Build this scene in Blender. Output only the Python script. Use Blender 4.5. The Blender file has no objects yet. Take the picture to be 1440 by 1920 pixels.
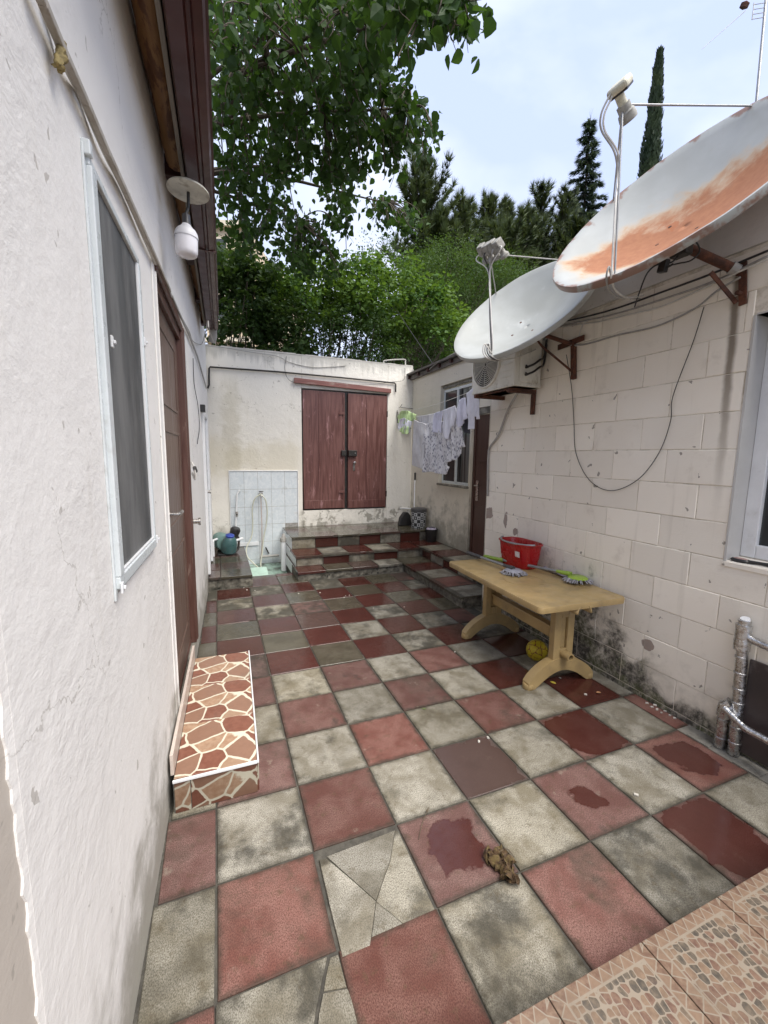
import bpy, bmesh, math, random
from mathutils import Vector, Matrix, noise as mnoise
R = math.radians
random.seed(7)
scene = bpy.context.scene
COL = scene.collection

# ------------------------------------------------------------------ camera
T = 0.37                                   # side of one paving tile in metres
CAM = Vector((-0.6778, -1.1357, 1.6112))
F_PX = 782.4                               # focal length in photo pixels (photo 1440 x 1920)
YAW, PITCH, ROLL = 0.378916, 0.132233, 0.013541
_cy, _sy, _cp, _sp = math.cos(YAW), math.sin(YAW), math.cos(PITCH), math.sin(PITCH)
FW = Vector((_sy*_cp, _cy*_cp, -_sp)); _rt = Vector((_cy, -_sy, 0)); _up = _rt.cross(FW)
RT = _rt*math.cos(ROLL) + _up*math.sin(ROLL); UP = _up*math.cos(ROLL) - _rt*math.sin(ROLL)
cd = bpy.data.cameras.new('camera'); cam = bpy.data.objects.new('camera', cd); COL.objects.link(cam)
cd.sensor_fit = 'VERTICAL'; cd.sensor_height = 24.0; cd.lens = F_PX/1920*24.0
cd.clip_start = 0.02; cd.clip_end = 3000
cam.matrix_world = Matrix(((RT.x, UP.x, -FW.x, CAM.x), (RT.y, UP.y, -FW.y, CAM.y), (RT.z, UP.z, -FW.z, CAM.z), (0, 0, 0, 1)))
scene.camera = cam

# ------------------------------------------------------------------ sky, sun, exposure
SUN_EL, SUN_AZ = R(60), R(157)             # azimuth measured from +y towards +x
w = bpy.data.worlds.new('World'); scene.world = w; w.use_nodes = True
wn = w.node_tree; wn.nodes.clear()
def wnode(t, **k):
    n = wn.nodes.new(t)
    for a, b in k.items(): setattr(n, a, b)
    return n
sky = wnode('ShaderNodeTexSky', sky_type='NISHITA', sun_disc=False, sun_elevation=SUN_EL, sun_rotation=SUN_AZ, air_density=1.0, dust_density=2.0, ozone_density=1.0)
tc = wnode('ShaderNodeTexCoord'); mp = wnode('ShaderNodeMapping'); mp.inputs['Scale'].default_value = (1, 1, 2.2)
nz = wnode('ShaderNodeTexNoise'); nz.inputs['Scale'].default_value = 2.3; nz.inputs['Detail'].default_value = 5; nz.inputs['Roughness'].default_value = 0.5; nz.inputs['Distortion'].default_value = 0.35
cr = wnode('ShaderNodeValToRGB'); cr.color_ramp.elements[0].position = 0.36; cr.color_ramp.elements[0].color = (3.3, 3.85, 5.6, 1)
cr.color_ramp.elements[1].position = 0.66; cr.color_ramp.elements[1].color = (5.0, 5.3, 6.2, 1)
mx = wnode('ShaderNodeMix', data_type='RGBA'); mx.inputs[0].default_value = 0.88
bg = wnode('ShaderNodeBackground'); bg.inputs['Strength'].default_value = 0.051
wo = wnode('ShaderNodeOutputWorld')
wn.links.new(tc.outputs['Generated'], mp.inputs['Vector']); wn.links.new(mp.outputs[0], nz.inputs['Vector'])
wn.links.new(nz.outputs[0], cr.inputs[0]); wn.links.new(sky.outputs[0], mx.inputs[6]); wn.links.new(cr.outputs[0], mx.inputs[7])
wn.links.new(mx.outputs[2], bg.inputs[0]); wn.links.new(bg.outputs[0], wo.inputs[0])
sd = bpy.data.lights.new('sun', 'SUN'); sun = bpy.data.objects.new('sun', sd); COL.objects.link(sun)
sd.energy = 1.5; sd.angle = R(50); sd.color = (1.0, 0.945, 0.86)
_sdir = Vector((math.sin(SUN_AZ)*math.cos(SUN_EL), math.cos(SUN_AZ)*math.cos(SUN_EL), math.sin(SUN_EL)))
sun.rotation_euler = _sdir.to_track_quat('Z', 'Y').to_euler(); sun.location = (0, 0, 12)
scene.view_settings.view_transform = 'Standard'; scene.view_settings.look = 'None'
scene.view_settings.exposure = 2.2; scene.view_settings.gamma = 1.0; scene.view_settings.use_curve_mapping = False

# ------------------------------------------------------------------ pixel -> place
def ray(px, py): return FW + RT*((px-720)/F_PX) - UP*((py-960)/F_PX)
def atx(px, py, x): d = ray(px, py); return CAM + d*((x-CAM.x)/d.x)
def aty(px, py, y): d = ray(px, py); return CAM + d*((y-CAM.y)/d.y)
def atz(px, py, z=0.0): d = ray(px, py); return CAM + d*((z-CAM.z)/d.z)
def atd(px, py, dist): d = ray(px, py); return CAM + d*dist        # dist measured along the view axis
LK, LX = 0.0314, -0.963                    # left house front: x = LX + LK*y
def xl(y): return LX + LK*y
def atl(px, py, off=0.0):
    d = ray(px, py); t = (LX+off - (CAM.x-LK*CAM.y))/(d.x-LK*d.y); return CAM + d*t
def LW(s, d, z): return (xl(s)+d, s, z)    # along the left house front, out from it, up

# ------------------------------------------------------------------ mesh builder
class MB:
    def __init__(s, tf=None): s.v = []; s.f = []; s.tf = tf; s.mi = []
    def _add(s, vs, fs, m=0):
        b = len(s.v)
        s.v += [tuple(s.tf(*v)) if s.tf else tuple(v) for v in vs]
        s.f += [[b+i for i in f] for f in fs]; s.mi += [m]*len(fs); return s
    def box(s, x0, x1, y0, y1, z0, z1, m=0):
        vs = [(x, y, z) for z in (z0, z1) for y in (y0, y1) for x in (x0, x1)]
        return s._add(vs, [(0,2,3,1),(4,5,7,6),(0,1,5,4),(2,6,7,3),(0,4,6,2),(1,3,7,5)], m)
    def cbox(s, x0, x1, y0, y1, z0, z1, c=0.003, m=0):     # chamfered top
        vs = [(x0,y0,z0),(x1,y0,z0),(x1,y1,z0),(x0,y1,z0),(x0,y0,z1-c),(x1,y0,z1-c),(x1,y1,z1-c),(x0,y1,z1-c),
              (x0+c,y0+c,z1),(x1-c,y0+c,z1),(x1-c,y1-c,z1),(x0+c,y1-c,z1)]
        fs = [(3,2,1,0),(8,9,10,11)]
        for i in range(4):
            j = (i+1)%4; fs += [(i,j,4+j,4+i),(4+i,4+j,8+j,8+i)]
        return s._add(vs, fs, m)
    def obox(s, mat, hx, hy, hz, m=0):
        vs = [mat @ Vector((x*hx, y*hy, z*hz)) for z in (-1,1) for y in (-1,1) for x in (-1,1)]
        return s._add(vs, [(0,2,3,1),(4,5,7,6),(0,1,5,4),(2,6,7,3),(0,4,6,2),(1,3,7,5)], m)
    def beam(s, a, b, wd, ht, up=(0,0,1), m=0):            # bar of rectangular section from a to b
        a = Vector(a); b = Vector(b); z = (b-a); L = z.length; z.normalize()
        x = Vector(up).cross(z)
        if x.length < 1e-4: x = Vector((1,0,0)).cross(z)
        x.normalize(); y = z.cross(x); c = (a+b)/2
        mt = Matrix(((x.x,y.x,z.x,c.x),(x.y,y.y,z.y,c.y),(x.z,y.z,z.z,c.z),(0,0,0,1)))
        return s.obox(mt, wd/2, ht/2, L/2, m)
    def tube(s, pts, r, n=8, cap=True, m=0):
        pts = [Vector(p) for p in pts]; rs = r if isinstance(r, (list, tuple)) else [r]*len(pts)
        vs = []; fs = []; prev = None
        for i, p in enumerate(pts):
            t = (pts[min(i+1, len(pts)-1)]-pts[max(i-1, 0)])
            t = t.normalized() if t.length > 1e-9 else Vector((0,0,1))
            if prev is None:
                a = t.orthogonal().normalized()
            else:
                a = prev - t*prev.dot(t)
                a = a.normalized() if a.length > 1e-6 else t.orthogonal().normalized()
            prev = a; b = t.cross(a)
            for k in range(n):
                q = 2*math.pi*k/n; vs.append(p + (a*math.cos(q)+b*math.sin(q))*rs[i])
        for i in range(len(pts)-1):
            for k in range(n):
                k2 = (k+1)%n; fs.append((i*n+k, i*n+k2, (i+1)*n+k2, (i+1)*n+k))
        if cap: fs += [tuple(reversed(range(n))), tuple(range((len(pts)-1)*n, len(pts)*n))]
        return s._add(vs, fs, m)
    def lathe(s, prof, c=(0,0,0), axis=(0,0,1), n=24, cap=False, m=0):   # prof: (radius, height)
        ax = Vector(axis).normalized(); a = ax.orthogonal().normalized(); b = ax.cross(a); c = Vector(c)
        vs = []; fs = []
        for r, h in prof:
            for k in range(n):
                q = 2*math.pi*k/n; vs.append(c + ax*h + (a*math.cos(q)+b*math.sin(q))*r)
        for i in range(len(prof)-1):
            for k in range(n):
                k2 = (k+1)%n; fs.append((i*n+k, i*n+k2, (i+1)*n+k2, (i+1)*n+k))
        if cap: fs += [tuple(reversed(range(n))), tuple(range((len(prof)-1)*n, len(prof)*n))]
        return s._add(vs, fs, m)
    def prism(s, poly, h, m=0):                             # poly: 3-D points, extruded by vector h
        poly = [Vector(p) for p in poly]; h = Vector(h); n = len(poly)
        vs = poly + [p+h for p in poly]
        return s._add(vs, [tuple(reversed(range(n))), tuple(range(n, 2*n))] + [(i, (i+1)%n, n+(i+1)%n, n+i) for i in range(n)], m)
    def grid(s, fn, nu, nv, m=0, keep=None):
        vs = [fn(i/nu, j/nv) for j in range(nv+1) for i in range(nu+1)]; w_ = nu+1
        fs = []
        for j in range(nv):
            for i in range(nu):
                if keep is None or keep((i+.5)/nu, (j+.5)/nv): fs.append((j*w_+i, j*w_+i+1, (j+1)*w_+i+1, (j+1)*w_+i))
        return s._add(vs, fs, m)
    def build(s, name, mats, parent=None, loc=None, bevel=0.0, smooth=False, seg=2, solid=0.0, ang=40, subsurf=0):
        if not isinstance(mats, (list, tuple)): mats = [mats]
        if loc is None:
            lo = [min(v[i] for v in s.v) for i in range(3)]; hi = [max(v[i] for v in s.v) for i in range(3)]
            loc = Vector([(lo[i]+hi[i])/2 for i in range(3)])
        loc = Vector(loc)
        me = bpy.data.meshes.new(name)
        me.from_pydata([(v[0]-loc.x, v[1]-loc.y, v[2]-loc.z) for v in s.v], [], s.f)
        for m_ in mats: me.materials.append(m_)
        if any(s.mi): me.polygons.foreach_set('material_index', s.mi)
        bm = bmesh.new(); bm.from_mesh(me); bmesh.ops.recalc_face_normals(bm, faces=bm.faces)
        if not smooth and not solid: pass
        bm.to_mesh(me); bm.free()
        if smooth:
            me.polygons.foreach_set('use_smooth', [True]*len(me.polygons)); me.set_sharp_from_angle(angle=R(ang))
        me.update()
        return put(name, me, parent, loc, bevel, seg, solid, subsurf)
ROOTLOC = {}
def worldloc(o):
    v = Vector(o.location)
    while o.parent: o = o.parent; v = v + Vector(o.location)
    return v
def put(name, me, parent=None, loc=(0,0,0), bevel=0.0, seg=2, solid=0.0, subsurf=0):
    o = bpy.data.objects.new(name, me); COL.objects.link(o)
    o.location = Vector(loc) - (worldloc(parent) if parent else Vector((0,0,0)))
    if parent: o.parent = parent
    if solid: md = o.modifiers.new('solid', 'SOLIDIFY'); md.thickness = solid; md.offset = 0
    if subsurf: md = o.modifiers.new('sub', 'SUBSURF'); md.levels = md.render_levels = subsurf
    if bevel: md = o.modifiers.new('bevel', 'BEVEL'); md.width = bevel; md.segments = seg; md.limit_method = 'ANGLE'; md.angle_limit = R(50)
    return o
def tag(o, label, cat, group=None, kind=None):
    if label: o['label'] = label
    if cat: o['category'] = cat
    if group: o['group'] = group
    if kind: o['kind'] = kind
    return o
def thing(name, label, cat, loc=(0,0,0), group=None):
    o = bpy.data.objects.new(name, None); COL.objects.link(o); o.location = loc; o.empty_display_size = 0.1
    return tag(o, label, cat, group)
def catenary(a, b, sag, n=14, jit=0.0, sd_=0):
    a = Vector(a); b = Vector(b); rr = random.Random(sd_); out = []
    for i in range(n+1):
        t = i/n; p = a.lerp(b, t); p.z -= sag*4*t*(1-t)
        if jit and 0 < i < n: p += Vector((rr.uniform(-jit, jit)*.4, rr.uniform(-jit, jit), rr.uniform(-jit, jit)))
        out.append(p)
    return out
def spline(pts, n=8):                                       # Catmull-Rom through the points
    P = [Vector(p) for p in pts]; P = [P[0]*2-P[1]] + P + [P[-1]*2-P[-2]]; out = []
    for i in range(1, len(P)-2):
        for k in range(n):
            t = k/n; a, b, c, d = P[i-1], P[i], P[i+1], P[i+2]
            out.append(0.5*((2*b) + (c-a)*t + (2*a-5*b+4*c-d)*t*t + (3*b-a-3*c+d)*t**3))
    out.append(P[-2]); return out

# ------------------------------------------------------------------ materials
class NG:
    def __init__(s, name):
        s.m = bpy.data.materials.new(name); s.m.use_nodes = True; s.t = s.m.node_tree; s.t.nodes.clear()
        s.out = s.n('ShaderNodeOutputMaterial'); s.b = s.n('ShaderNodeBsdfPrincipled'); s.l(s.b.outputs[0], s.out.inputs[0])
    def n(s, t, **k):
        n = s.t.nodes.new(t)
        for a, b in k.items(): setattr(n, a, b)
        return n
    def l(s, a, b): s.t.links.new(a, b)
    def set(s, sock, v):
        if hasattr(v, 'links') or hasattr(v, 'is_output'): s.l(v, sock)
        elif isinstance(v, (tuple, list)) and len(v) == 3 and sock.type == 'RGBA': sock.default_value = (*v, 1)
        else: sock.default_value = v
    def pos(s): return s.n('ShaderNodeNewGeometry').outputs['Position']
    def obj(s): return s.n('ShaderNodeTexCoord').outputs['Object']
    def rnd(s): return s.n('ShaderNodeObjectInfo').outputs['Random']
    def attr(s, nm): return s.n('ShaderNodeAttribute', attribute_type='OBJECT', attribute_name=nm).outputs['Fac']
    def vmap(s, v, scale=(1,1,1), rot=(0,0,0), loc=(0,0,0)):
        n = s.n('ShaderNodeMapping'); s.set(n.inputs['Vector'], v); n.inputs['Scale'].default_value = scale; n.inputs['Rotation'].default_value = rot; n.inputs['Location'].default_value = loc
        return n.outputs[0]
    def noise(s, v, scale, detail=4, rough=.55, dist=0.0, color=False):
        n = s.n('ShaderNodeTexNoise'); s.set(n.inputs['Vector'], v); n.inputs['Scale'].default_value = scale; n.inputs['Detail'].default_value = detail
        n.inputs['Roughness'].default_value = rough; n.inputs['Distortion'].default_value = dist; return n.outputs[1 if color else 0]
    def voro(s, v, scale, feature='F1', out=0, rnd=1.0):
        n = s.n('ShaderNodeTexVoronoi', feature=feature); s.set(n.inputs['Vector'], v); n.inputs['Scale'].default_value = scale; n.inputs['Randomness'].default_value = rnd
        return n.outputs[out]
    def math(s, op, a, b=0.0, c=0.0, clamp=False):
        n = s.n('ShaderNodeMath', operation=op, use_clamp=clamp); s.set(n.inputs[0], a); s.set(n.inputs[1], b); s.set(n.inputs[2], c); return n.outputs[0]
    def mr(s, v, a, b, c=0.0, d=1.0, smooth=True):
        n = s.n('ShaderNodeMapRange', interpolation_type='SMOOTHSTEP' if smooth else 'LINEAR'); s.set(n.inputs[0], v)
        for i, q in enumerate((a, b, c, d)): s.set(n.inputs[i+1], q)
        return n.outputs[0]
    def mix(s, f, a, b, mode='MIX'):
        n = s.n('ShaderNodeMix', data_type='RGBA', blend_type=mode); s.set(n.inputs[0], f); s.set(n.inputs[6], a); s.set(n.inputs[7], b); return n.outputs[2]
    def mixf(s, f, a, b):
        n = s.n('ShaderNodeMix', data_type='FLOAT'); s.set(n.inputs[0], f); s.set(n.inputs[2], a); s.set(n.inputs[3], b); return n.outputs[0]
    def sep(s, v):
        n = s.n('ShaderNodeSeparateXYZ'); s.set(n.inputs[0], v); return n.outputs
    def comb(s, x, y, z):
        n = s.n('ShaderNodeCombineXYZ'); s.set(n.inputs[0], x); s.set(n.inputs[1], y); s.set(n.inputs[2], z); return n.outputs[0]
    def bump(s, h, strength=.3, dist=.01, nrm=None):
        n = s.n('ShaderNodeBump'); s.set(n.inputs['Height'], h); n.inputs['Strength'].default_value = strength; n.inputs['Distance'].default_value = dist
        if nrm is not None: s.l(nrm, n.inputs['Normal'])
        return n.outputs[0]
    def fin(s, col, rough=.7, metal=0.0, nrm=None, spec=None):
        s.set(s.b.inputs['Base Color'], col); s.set(s.b.inputs['Roughness'], rough); s.set(s.b.inputs['Metallic'], metal)
        if nrm is not None: s.l(nrm, s.b.inputs['Normal'])
        if spec is not None: s.set(s.b.inputs['Specular IOR Level'], spec)
        return s.m
def simple(name, col, rough=.6, metal=0.0, var=.25, vs=9.0, bump=0.0, bs=60.0, dirt=None, df=.5, ds=5.0, dlo=.5, dhi=.7, spec=None, coord='pos', stretch=None):
    g = NG(name); v = g.pos() if coord == 'pos' else g.obj()
    if stretch: v = g.vmap(v, stretch)
    n = g.noise(v, vs, 5, .6)
    c = g.mix(g.mr(n, .3, .7), tuple(x*(1-var) for x in col), tuple(min(1, x*(1+var*.6)) for x in col))
    if dirt: c = g.mix(g.math('MULTIPLY', g.mr(g.noise(v, ds, 6, .65), dlo, dhi), df), c, dirt)
    r = g.mr(g.noise(v, vs*2.7, 3), .3, .7, max(0.02, rough-.08), min(1, rough+.08))
    nr = g.bump(g.noise(v, bs, 4, .6), bump, .004) if bump else None
    return g.fin(c, r, metal, nr, spec)
MAT = {}
def paver(name, base, alt, wetcol):
    g = NG(name); p = g.pos(); o = g.obj(); rnd = g.rnd(); wet = g.attr('wet'); dirt = g.attr('dirt')
    off = g.n('ShaderNodeVectorMath', operation='ADD'); g.l(o, off.inputs[0])
    g.l(g.comb(g.math('MULTIPLY', rnd, 37.0), g.math('MULTIPLY', rnd, 91.0), 0.0), off.inputs[1]); q = off.outputs[0]
    n1 = g.noise(q, 7, 5, .6, .4); n2 = g.noise(q, 22, 5, .65); sp = g.noise(g.vmap(q, (1, .6, 1)), 300, 3, .75)
    c = g.mix(g.mr(n1, .34, .66), base, alt)
    c = g.mix(g.mr(sp, .36, .68), c, tuple(x*.55 for x in base))
    hs = g.n('ShaderNodeHueSaturation'); g.l(c, hs.inputs['Color']); g.l(g.mr(rnd, 0, 1, .78, 1.2, False), hs.inputs['Value']); g.l(g.mr(g.math('FRACT', g.math('MULTIPLY', rnd, 7.3)), 0, 1, .74, .98, False), hs.inputs['Saturation']); c = hs.outputs[0]
    # grime: blotches with shapes of their own
    gm = g.mr(g.math('ADD', g.noise(q, 4.6, 7, .66, .15), g.math('MULTIPLY', dirt, .34)), .62, .82)
    c = g.mix(g.math('MULTIPLY', gm, .78), c, (.035, .033, .027))
    c = g.mix(g.math('MULTIPLY', g.mr(n2, .54, .72), .5), c, (.075, .055, .028))
    wr = g.noise(p, 2.3, 6, .68, .3); c = g.mix(g.math('MULTIPLY', g.mr(wr, .5, .68), .5), c, (.05, .044, .032))
    ls = g.mr(g.noise(p, 9, 6, .7), .6, .72); c = g.mix(g.math('MULTIPLY', ls, .3), c, (.36, .33, .26))
    # darker dirt ring close to the joints
    xyz = g.sep(o); ex = g.math('MAXIMUM', g.math('ABSOLUTE', xyz[0]), g.math('ABSOLUTE', xyz[1]))
    eg = g.math('ADD', ex, g.math('MULTIPLY', g.math('SUBTRACT', n2, .5), .05))
    c = g.mix(g.math('MULTIPLY', g.mr(eg, .155, .186), .7), c, (.035, .031, .023))
    # wet patch: follows the middle of the tile with a ragged outline
    eu = g.math('SQRT', g.math('ADD', g.math('POWER', xyz[0], 2.0), g.math('POWER', xyz[1], 2.0))); edge = g.math('ADD', g.math('ADD', g.math('MULTIPLY', ex, .5/.185), g.math('MULTIPLY', eu, .5/.2)), g.math('MULTIPLY', g.math('SUBTRACT', g.noise(q, 8, 5, .55), .5), .95))
    wm = g.mr(edge, g.math('SUBTRACT', wet, .05), g.math('ADD', wet, .03), 1, 0)
    wm = g.math('MULTIPLY', wm, g.mr(wet, .02, .06), clamp=True)
    c = g.mix(wm, c, g.mix(.45, c, wetcol, 'MULTIPLY'))
    c = g.mix(g.math('MULTIPLY', wm, .72), c, wetcol)
    rough = g.mixf(wm, g.mr(n1, .3, .7, .55, .8), g.mr(n2, .3, .7, .08, .26))
    bs = g.n('ShaderNodeBump'); g.l(sp, bs.inputs['Height']); bs.inputs['Distance'].default_value = .002; g.l(g.mixf(wm, .55, .06), bs.inputs['Strength'])
    return g.fin(c, rough, 0, g.bump(n1, .25, .004, bs.outputs[0]), g.mixf(wm, .2, .42))
MAT['tile_red'] = paver('red_paver', (.145, .054, .040), (.228, .115, .092), (.060, .014, .010))
MAT['tile_grey'] = paver('grey_paver', (.190, .166, .115), (.375, .350, .285), (.065, .057, .038))
MAT['tile_brown'] = paver('brown_paver', (.125, .082, .070), (.165, .108, .094), (.08, .05, .042))

def mortar(name, col, dark, damp=True):
    g = NG(name); p = g.pos(); n = g.noise(p, 14, 6, .65)
    c = g.mix(g.mr(n, .35, .7), col, dark)
    c = g.mix(g.math('MULTIPLY', g.mr(g.noise(p, 4, 5, .6), .5, .7), .6), c, (.03, .032, .022))
    return g.fin(c, .85, 0, g.bump(g.noise(p, 60, 6, .7), .7, .008))
MAT['bed'] = mortar('dark_mortar', (.045, .041, .034), (.10, .092, .075))
MAT['cement'] = mortar('grey_cement', (.26, .245, .21), (.12, .11, .09))
MAT['rough_cement'] = mortar('dirty_cement_riser', (.20, .185, .15), (.05, .046, .036))

def stucco(name, col, stain, base_grime=.8, streak=.35, bump=.6, bscale=1.0, grime_h=.5, extra=None):
    g = NG(name); p = g.pos(); z = g.sep(p)[2]
    big = g.noise(p, 1.3, 4, .55, .3); mid = g.noise(p, 6, 6, .6, .2); fine = g.noise(p, 45*bscale, 6, .7)
    trow = g.noise(g.vmap(p, (1, .75, 1.25), (.35, 0, 0)), 17*bscale, 5, .62, .35)
    c = g.mix(g.mr(big, .35, .7), col, tuple(x*.93 for x in col))
    st = g.noise(g.vmap(p, (2.6, 2.6, .33)), 3.2, 6, .62, .25)
    c = g.mix(g.math('MULTIPLY', g.mr(st, .56, .76), streak), c, stain)
    c = g.mix(g.math('MULTIPLY', g.mr(mid, .62, .75), streak*.6), c, tuple(x*.7 for x in stain))
    gr = g.mr(g.math('ADD', g.math('DIVIDE', z, grime_h), g.math('MULTIPLY', g.math('SUBTRACT', mid, .5), 2.0)), .1, 1.0, 1, 0)
    c = g.mix(g.math('MULTIPLY', gr, base_grime), c, (.16, .145, .10))
    cq = g.n('ShaderNodeVectorMath', operation='MULTIPLY_ADD'); g.l(g.noise(p, 5, 5, .6, 0, True), cq.inputs[0]); cq.inputs[1].default_value = (.35, .35, .35); g.l(p, cq.inputs[2])
    ck = g.math('MULTIPLY', g.mr(g.voro(cq.outputs[0], 1.7, 'DISTANCE_TO_EDGE'), .002, .007, 1, 0), g.mr(g.noise(p, 1.1, 3), .52, .60)); c = g.mix(g.math('MULTIPLY', ck, .2+streak), c, (.26, .235, .19))
    chip = g.mr(g.noise(p, 19, 3, .5, .4), .70, .725)
    c = g.mix(g.math('MULTIPLY', chip, .6), c, (.33, .30, .26))
    if extra: c = extra(g, p, c, mid, fine)
    h = g.math('ADD', g.math('MULTIPLY', fine, .35), g.math('ADD', g.math('MULTIPLY', g.math('MULTIPLY', trow, g.mr(big, .38, .62, .25, 1.4)), .8), g.math('MULTIPLY', mid, .9)))
    return g.fin(c, g.mr(mid, .3, .7, .72, .9), 0, g.bump(h, bump, .014))
MAT['stucco'] = stucco('white_stucco', (.83, .81, .775), (.52, .48, .40), .7, .2, .36, 1.0, .5)
def back_extra(g, p, c, mid, fine):
    xyz = g.sep(p)
    # long rain streaks below the parapet and a yellow stain left of the door
    s1 = g.mr(g.math('ADD', g.math('MULTIPLY', g.math('ABSOLUTE', g.math('ADD', xyz[0], .46)), 5.0), g.math('MULTIPLY', g.math('SUBTRACT', mid, .5), 2.4)), .15, .9, 1, 0)
    s1 = g.math('MULTIPLY', s1, g.mr(xyz[2], .9, 1.5)); s1 = g.math('MULTIPLY', s1, g.mr(xyz[2], 2.9, 2.5))
    c = g.mix(g.math('MULTIPLY', s1, .34), c, (.36, .32, .21))
    ye = g.mr(g.math('ADD', g.math('MULTIPLY', g.math('ABSOLUTE', g.math('SUBTRACT', xyz[2], 1.5)), 2.2), g.math('MULTIPLY', g.math('SUBTRACT', g.noise(p, 2.1, 5, .6), .5), 3.0)), .1, 1.0, 1, 0)
    c = g.mix(g.math('MULTIPLY', g.math('MULTIPLY', ye, g.mr(xyz[0], .75, .45)), .38), c, (.48, .42, .27))
    dm = g.math('MULTIPLY', g.mr(g.noise(p, 7, 6, .68, .3), .52, .58), g.math('MULTIPLY', g.mr(xyz[2], .74, .66), g.mr(xyz[0], .55, .65))); c = g.mix(g.math('MULTIPLY', dm, .8), c, (.26, .245, .20))
    top = g.mr(g.math('ADD', xyz[2], g.math('MULTIPLY', g.math('SUBTRACT', g.noise(g.vmap(p, (6, 6, .6)), 2.2, 4, .6), .5), .5)), 3.0, 3.16)
    c = g.mix(g.math('MULTIPLY', top, .42), c, (.22, .215, .19))
    return c
MAT['back_stucco'] = stucco('cream_stucco', (.76, .73, .66), (.50, .45, .34), .7, .32, .55, .8, .62, back_extra)
def far_extra(g, p, c, mid, fine):
    xyz = g.sep(p)
    m = g.mr(g.math('ADD', g.math('DIVIDE', g.math('SUBTRACT', xyz[2], .3), .9), g.math('MULTIPLY', g.math('SUBTRACT', g.noise(p, 5.5, 6, .68), .5), 2.2)), .0, .75, 1, 0)
    return g.mix(g.math('MULTIPLY', m, .6), c, (.12, .115, .085))
MAT['far_plaster'] = stucco('beige_plaster', (.68, .63, .53), (.42, .38, .28), .5, .3, .4, .7, .5, far_extra)
MAT['beige_wall'] = stucco('beige_smooth_wall', (.52, .47, .41), (.40, .36, .30), .2, .15, .15, 1.6, .3)

PATCHES = [(q_.y, q_.z, a_, b_) for q_, a_, b_ in ((atx(917, 962, 1.972), .10, .075), (atx(948, 975, 1.972), .035, .09), (atx(966, 998, 1.972), .045, .05), (atx(1214, 1208, 1.972), .05, .04))]
def blockpaint(name):
    g = NG(name); p = g.pos(); xyz = g.sep(p); y, z = xyz[1], xyz[2]; rnd = g.rnd()
    mid = g.noise(p, 7, 6, .62, .2); fine = g.noise(g.vmap(p, (1, .5, 1.4)), 60, 5, .68)
    c = g.mix(g.mr(g.noise(p, 1.6, 4, .5), .35, .7), (.87, .82, .725), (.83, .77, .67))
    hs = g.n('ShaderNodeHueSaturation'); g.l(c, hs.inputs['Color']); g.l(g.mr(rnd, 0, 1, .94, 1.05, False), hs.inputs['Value']); c = hs.outputs[0]
    c = g.mix(g.math('MULTIPLY', g.mr(mid, .57, .76), .28), c, (.46, .40, .32))
    # rain streaks
    st = g.noise(g.vmap(p, (3, 3, .22)), 3.6, 6, .6, .2)
    c = g.mix(g.math('MULTIPLY', g.mr(st, .56, .76), .24), c, (.34, .30, .23))
    # rust-brown drip under the big dish bracket
    yd = g.math('ADD', g.math('SUBTRACT', y, g.math('ADD', .395, g.math('MULTIPLY', g.math('SUBTRACT', 2.5, z), -.02))), g.math('MULTIPLY', g.math('SUBTRACT', g.noise(p, 6, 4, .6), .5), .035))
    dr = g.math('MULTIPLY', g.mr(g.math('ABSOLUTE', yd), .006, .034, 1, 0), g.mr(z, 1.15, 2.3))
    dr = g.math('MULTIPLY', dr, g.mr(z, 2.66, 2.60))
    c = g.mix(g.math('MULTIPLY', dr, .85), c, (.13, .095, .06))
    # grime along the foot
    fg = g.mr(g.math('ADD', g.math('DIVIDE', z, .34), g.math('MULTIPLY', g.math('SUBTRACT', mid, .5), 2.6)), .1, 1.0, 1, 0)
    c = g.mix(g.math('MULTIPLY', fg, .4), c, (.27, .24, .18))
    # black-green mould at the foot of the wall
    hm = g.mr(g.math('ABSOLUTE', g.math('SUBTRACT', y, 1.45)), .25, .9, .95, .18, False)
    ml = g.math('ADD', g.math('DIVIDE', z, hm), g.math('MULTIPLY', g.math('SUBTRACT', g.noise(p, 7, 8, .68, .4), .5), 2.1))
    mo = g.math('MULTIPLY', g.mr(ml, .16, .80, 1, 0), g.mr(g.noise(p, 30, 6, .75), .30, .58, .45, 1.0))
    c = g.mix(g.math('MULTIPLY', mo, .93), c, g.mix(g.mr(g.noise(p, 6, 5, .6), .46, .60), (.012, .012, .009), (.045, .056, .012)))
    # flaked-off paint patches
    for py_, pz_, ry_, rz_ in PATCHES:
        e_ = g.math('ADD', g.math('POWER', g.math('DIVIDE', g.math('SUBTRACT', y, py_), ry_), 2.0), g.math('POWER', g.math('DIVIDE', g.math('SUBTRACT', z, pz_), rz_), 2.0))
        pm_ = g.mr(g.math('ADD', e_, g.math('MULTIPLY', g.math('SUBTRACT', g.noise(p, 14, 3, .5), .5), 2.2)), .62, .68, 1, 0)
        c = g.mix(g.math('MULTIPLY', pm_, .9), c, (.30, .235, .205))
    # chipped paint
    ch = g.mr(g.noise(p, 16, 3, .45, .5), .715, .73)
    c = g.mix(g.math('MULTIPLY', ch, .75), c, (.17, .15, .125))
    h = g.math('ADD', g.math('MULTIPLY', fine, .5), mid)
    return g.fin(c, .68, 0, g.bump(h, .35, .006))
MAT['block'] = blockpaint('cream_painted_block')
g = NG('block_joint'); p = g.pos()
MAT['joint'] = g.fin(g.mix(g.mr(g.noise(p, 9, 6, .65), .42, .62), (.76, .71, .62), (.50, .45, .36)), .85, 0, g.bump(g.noise(p, 70, 5, .7), .6, .006))
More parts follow.
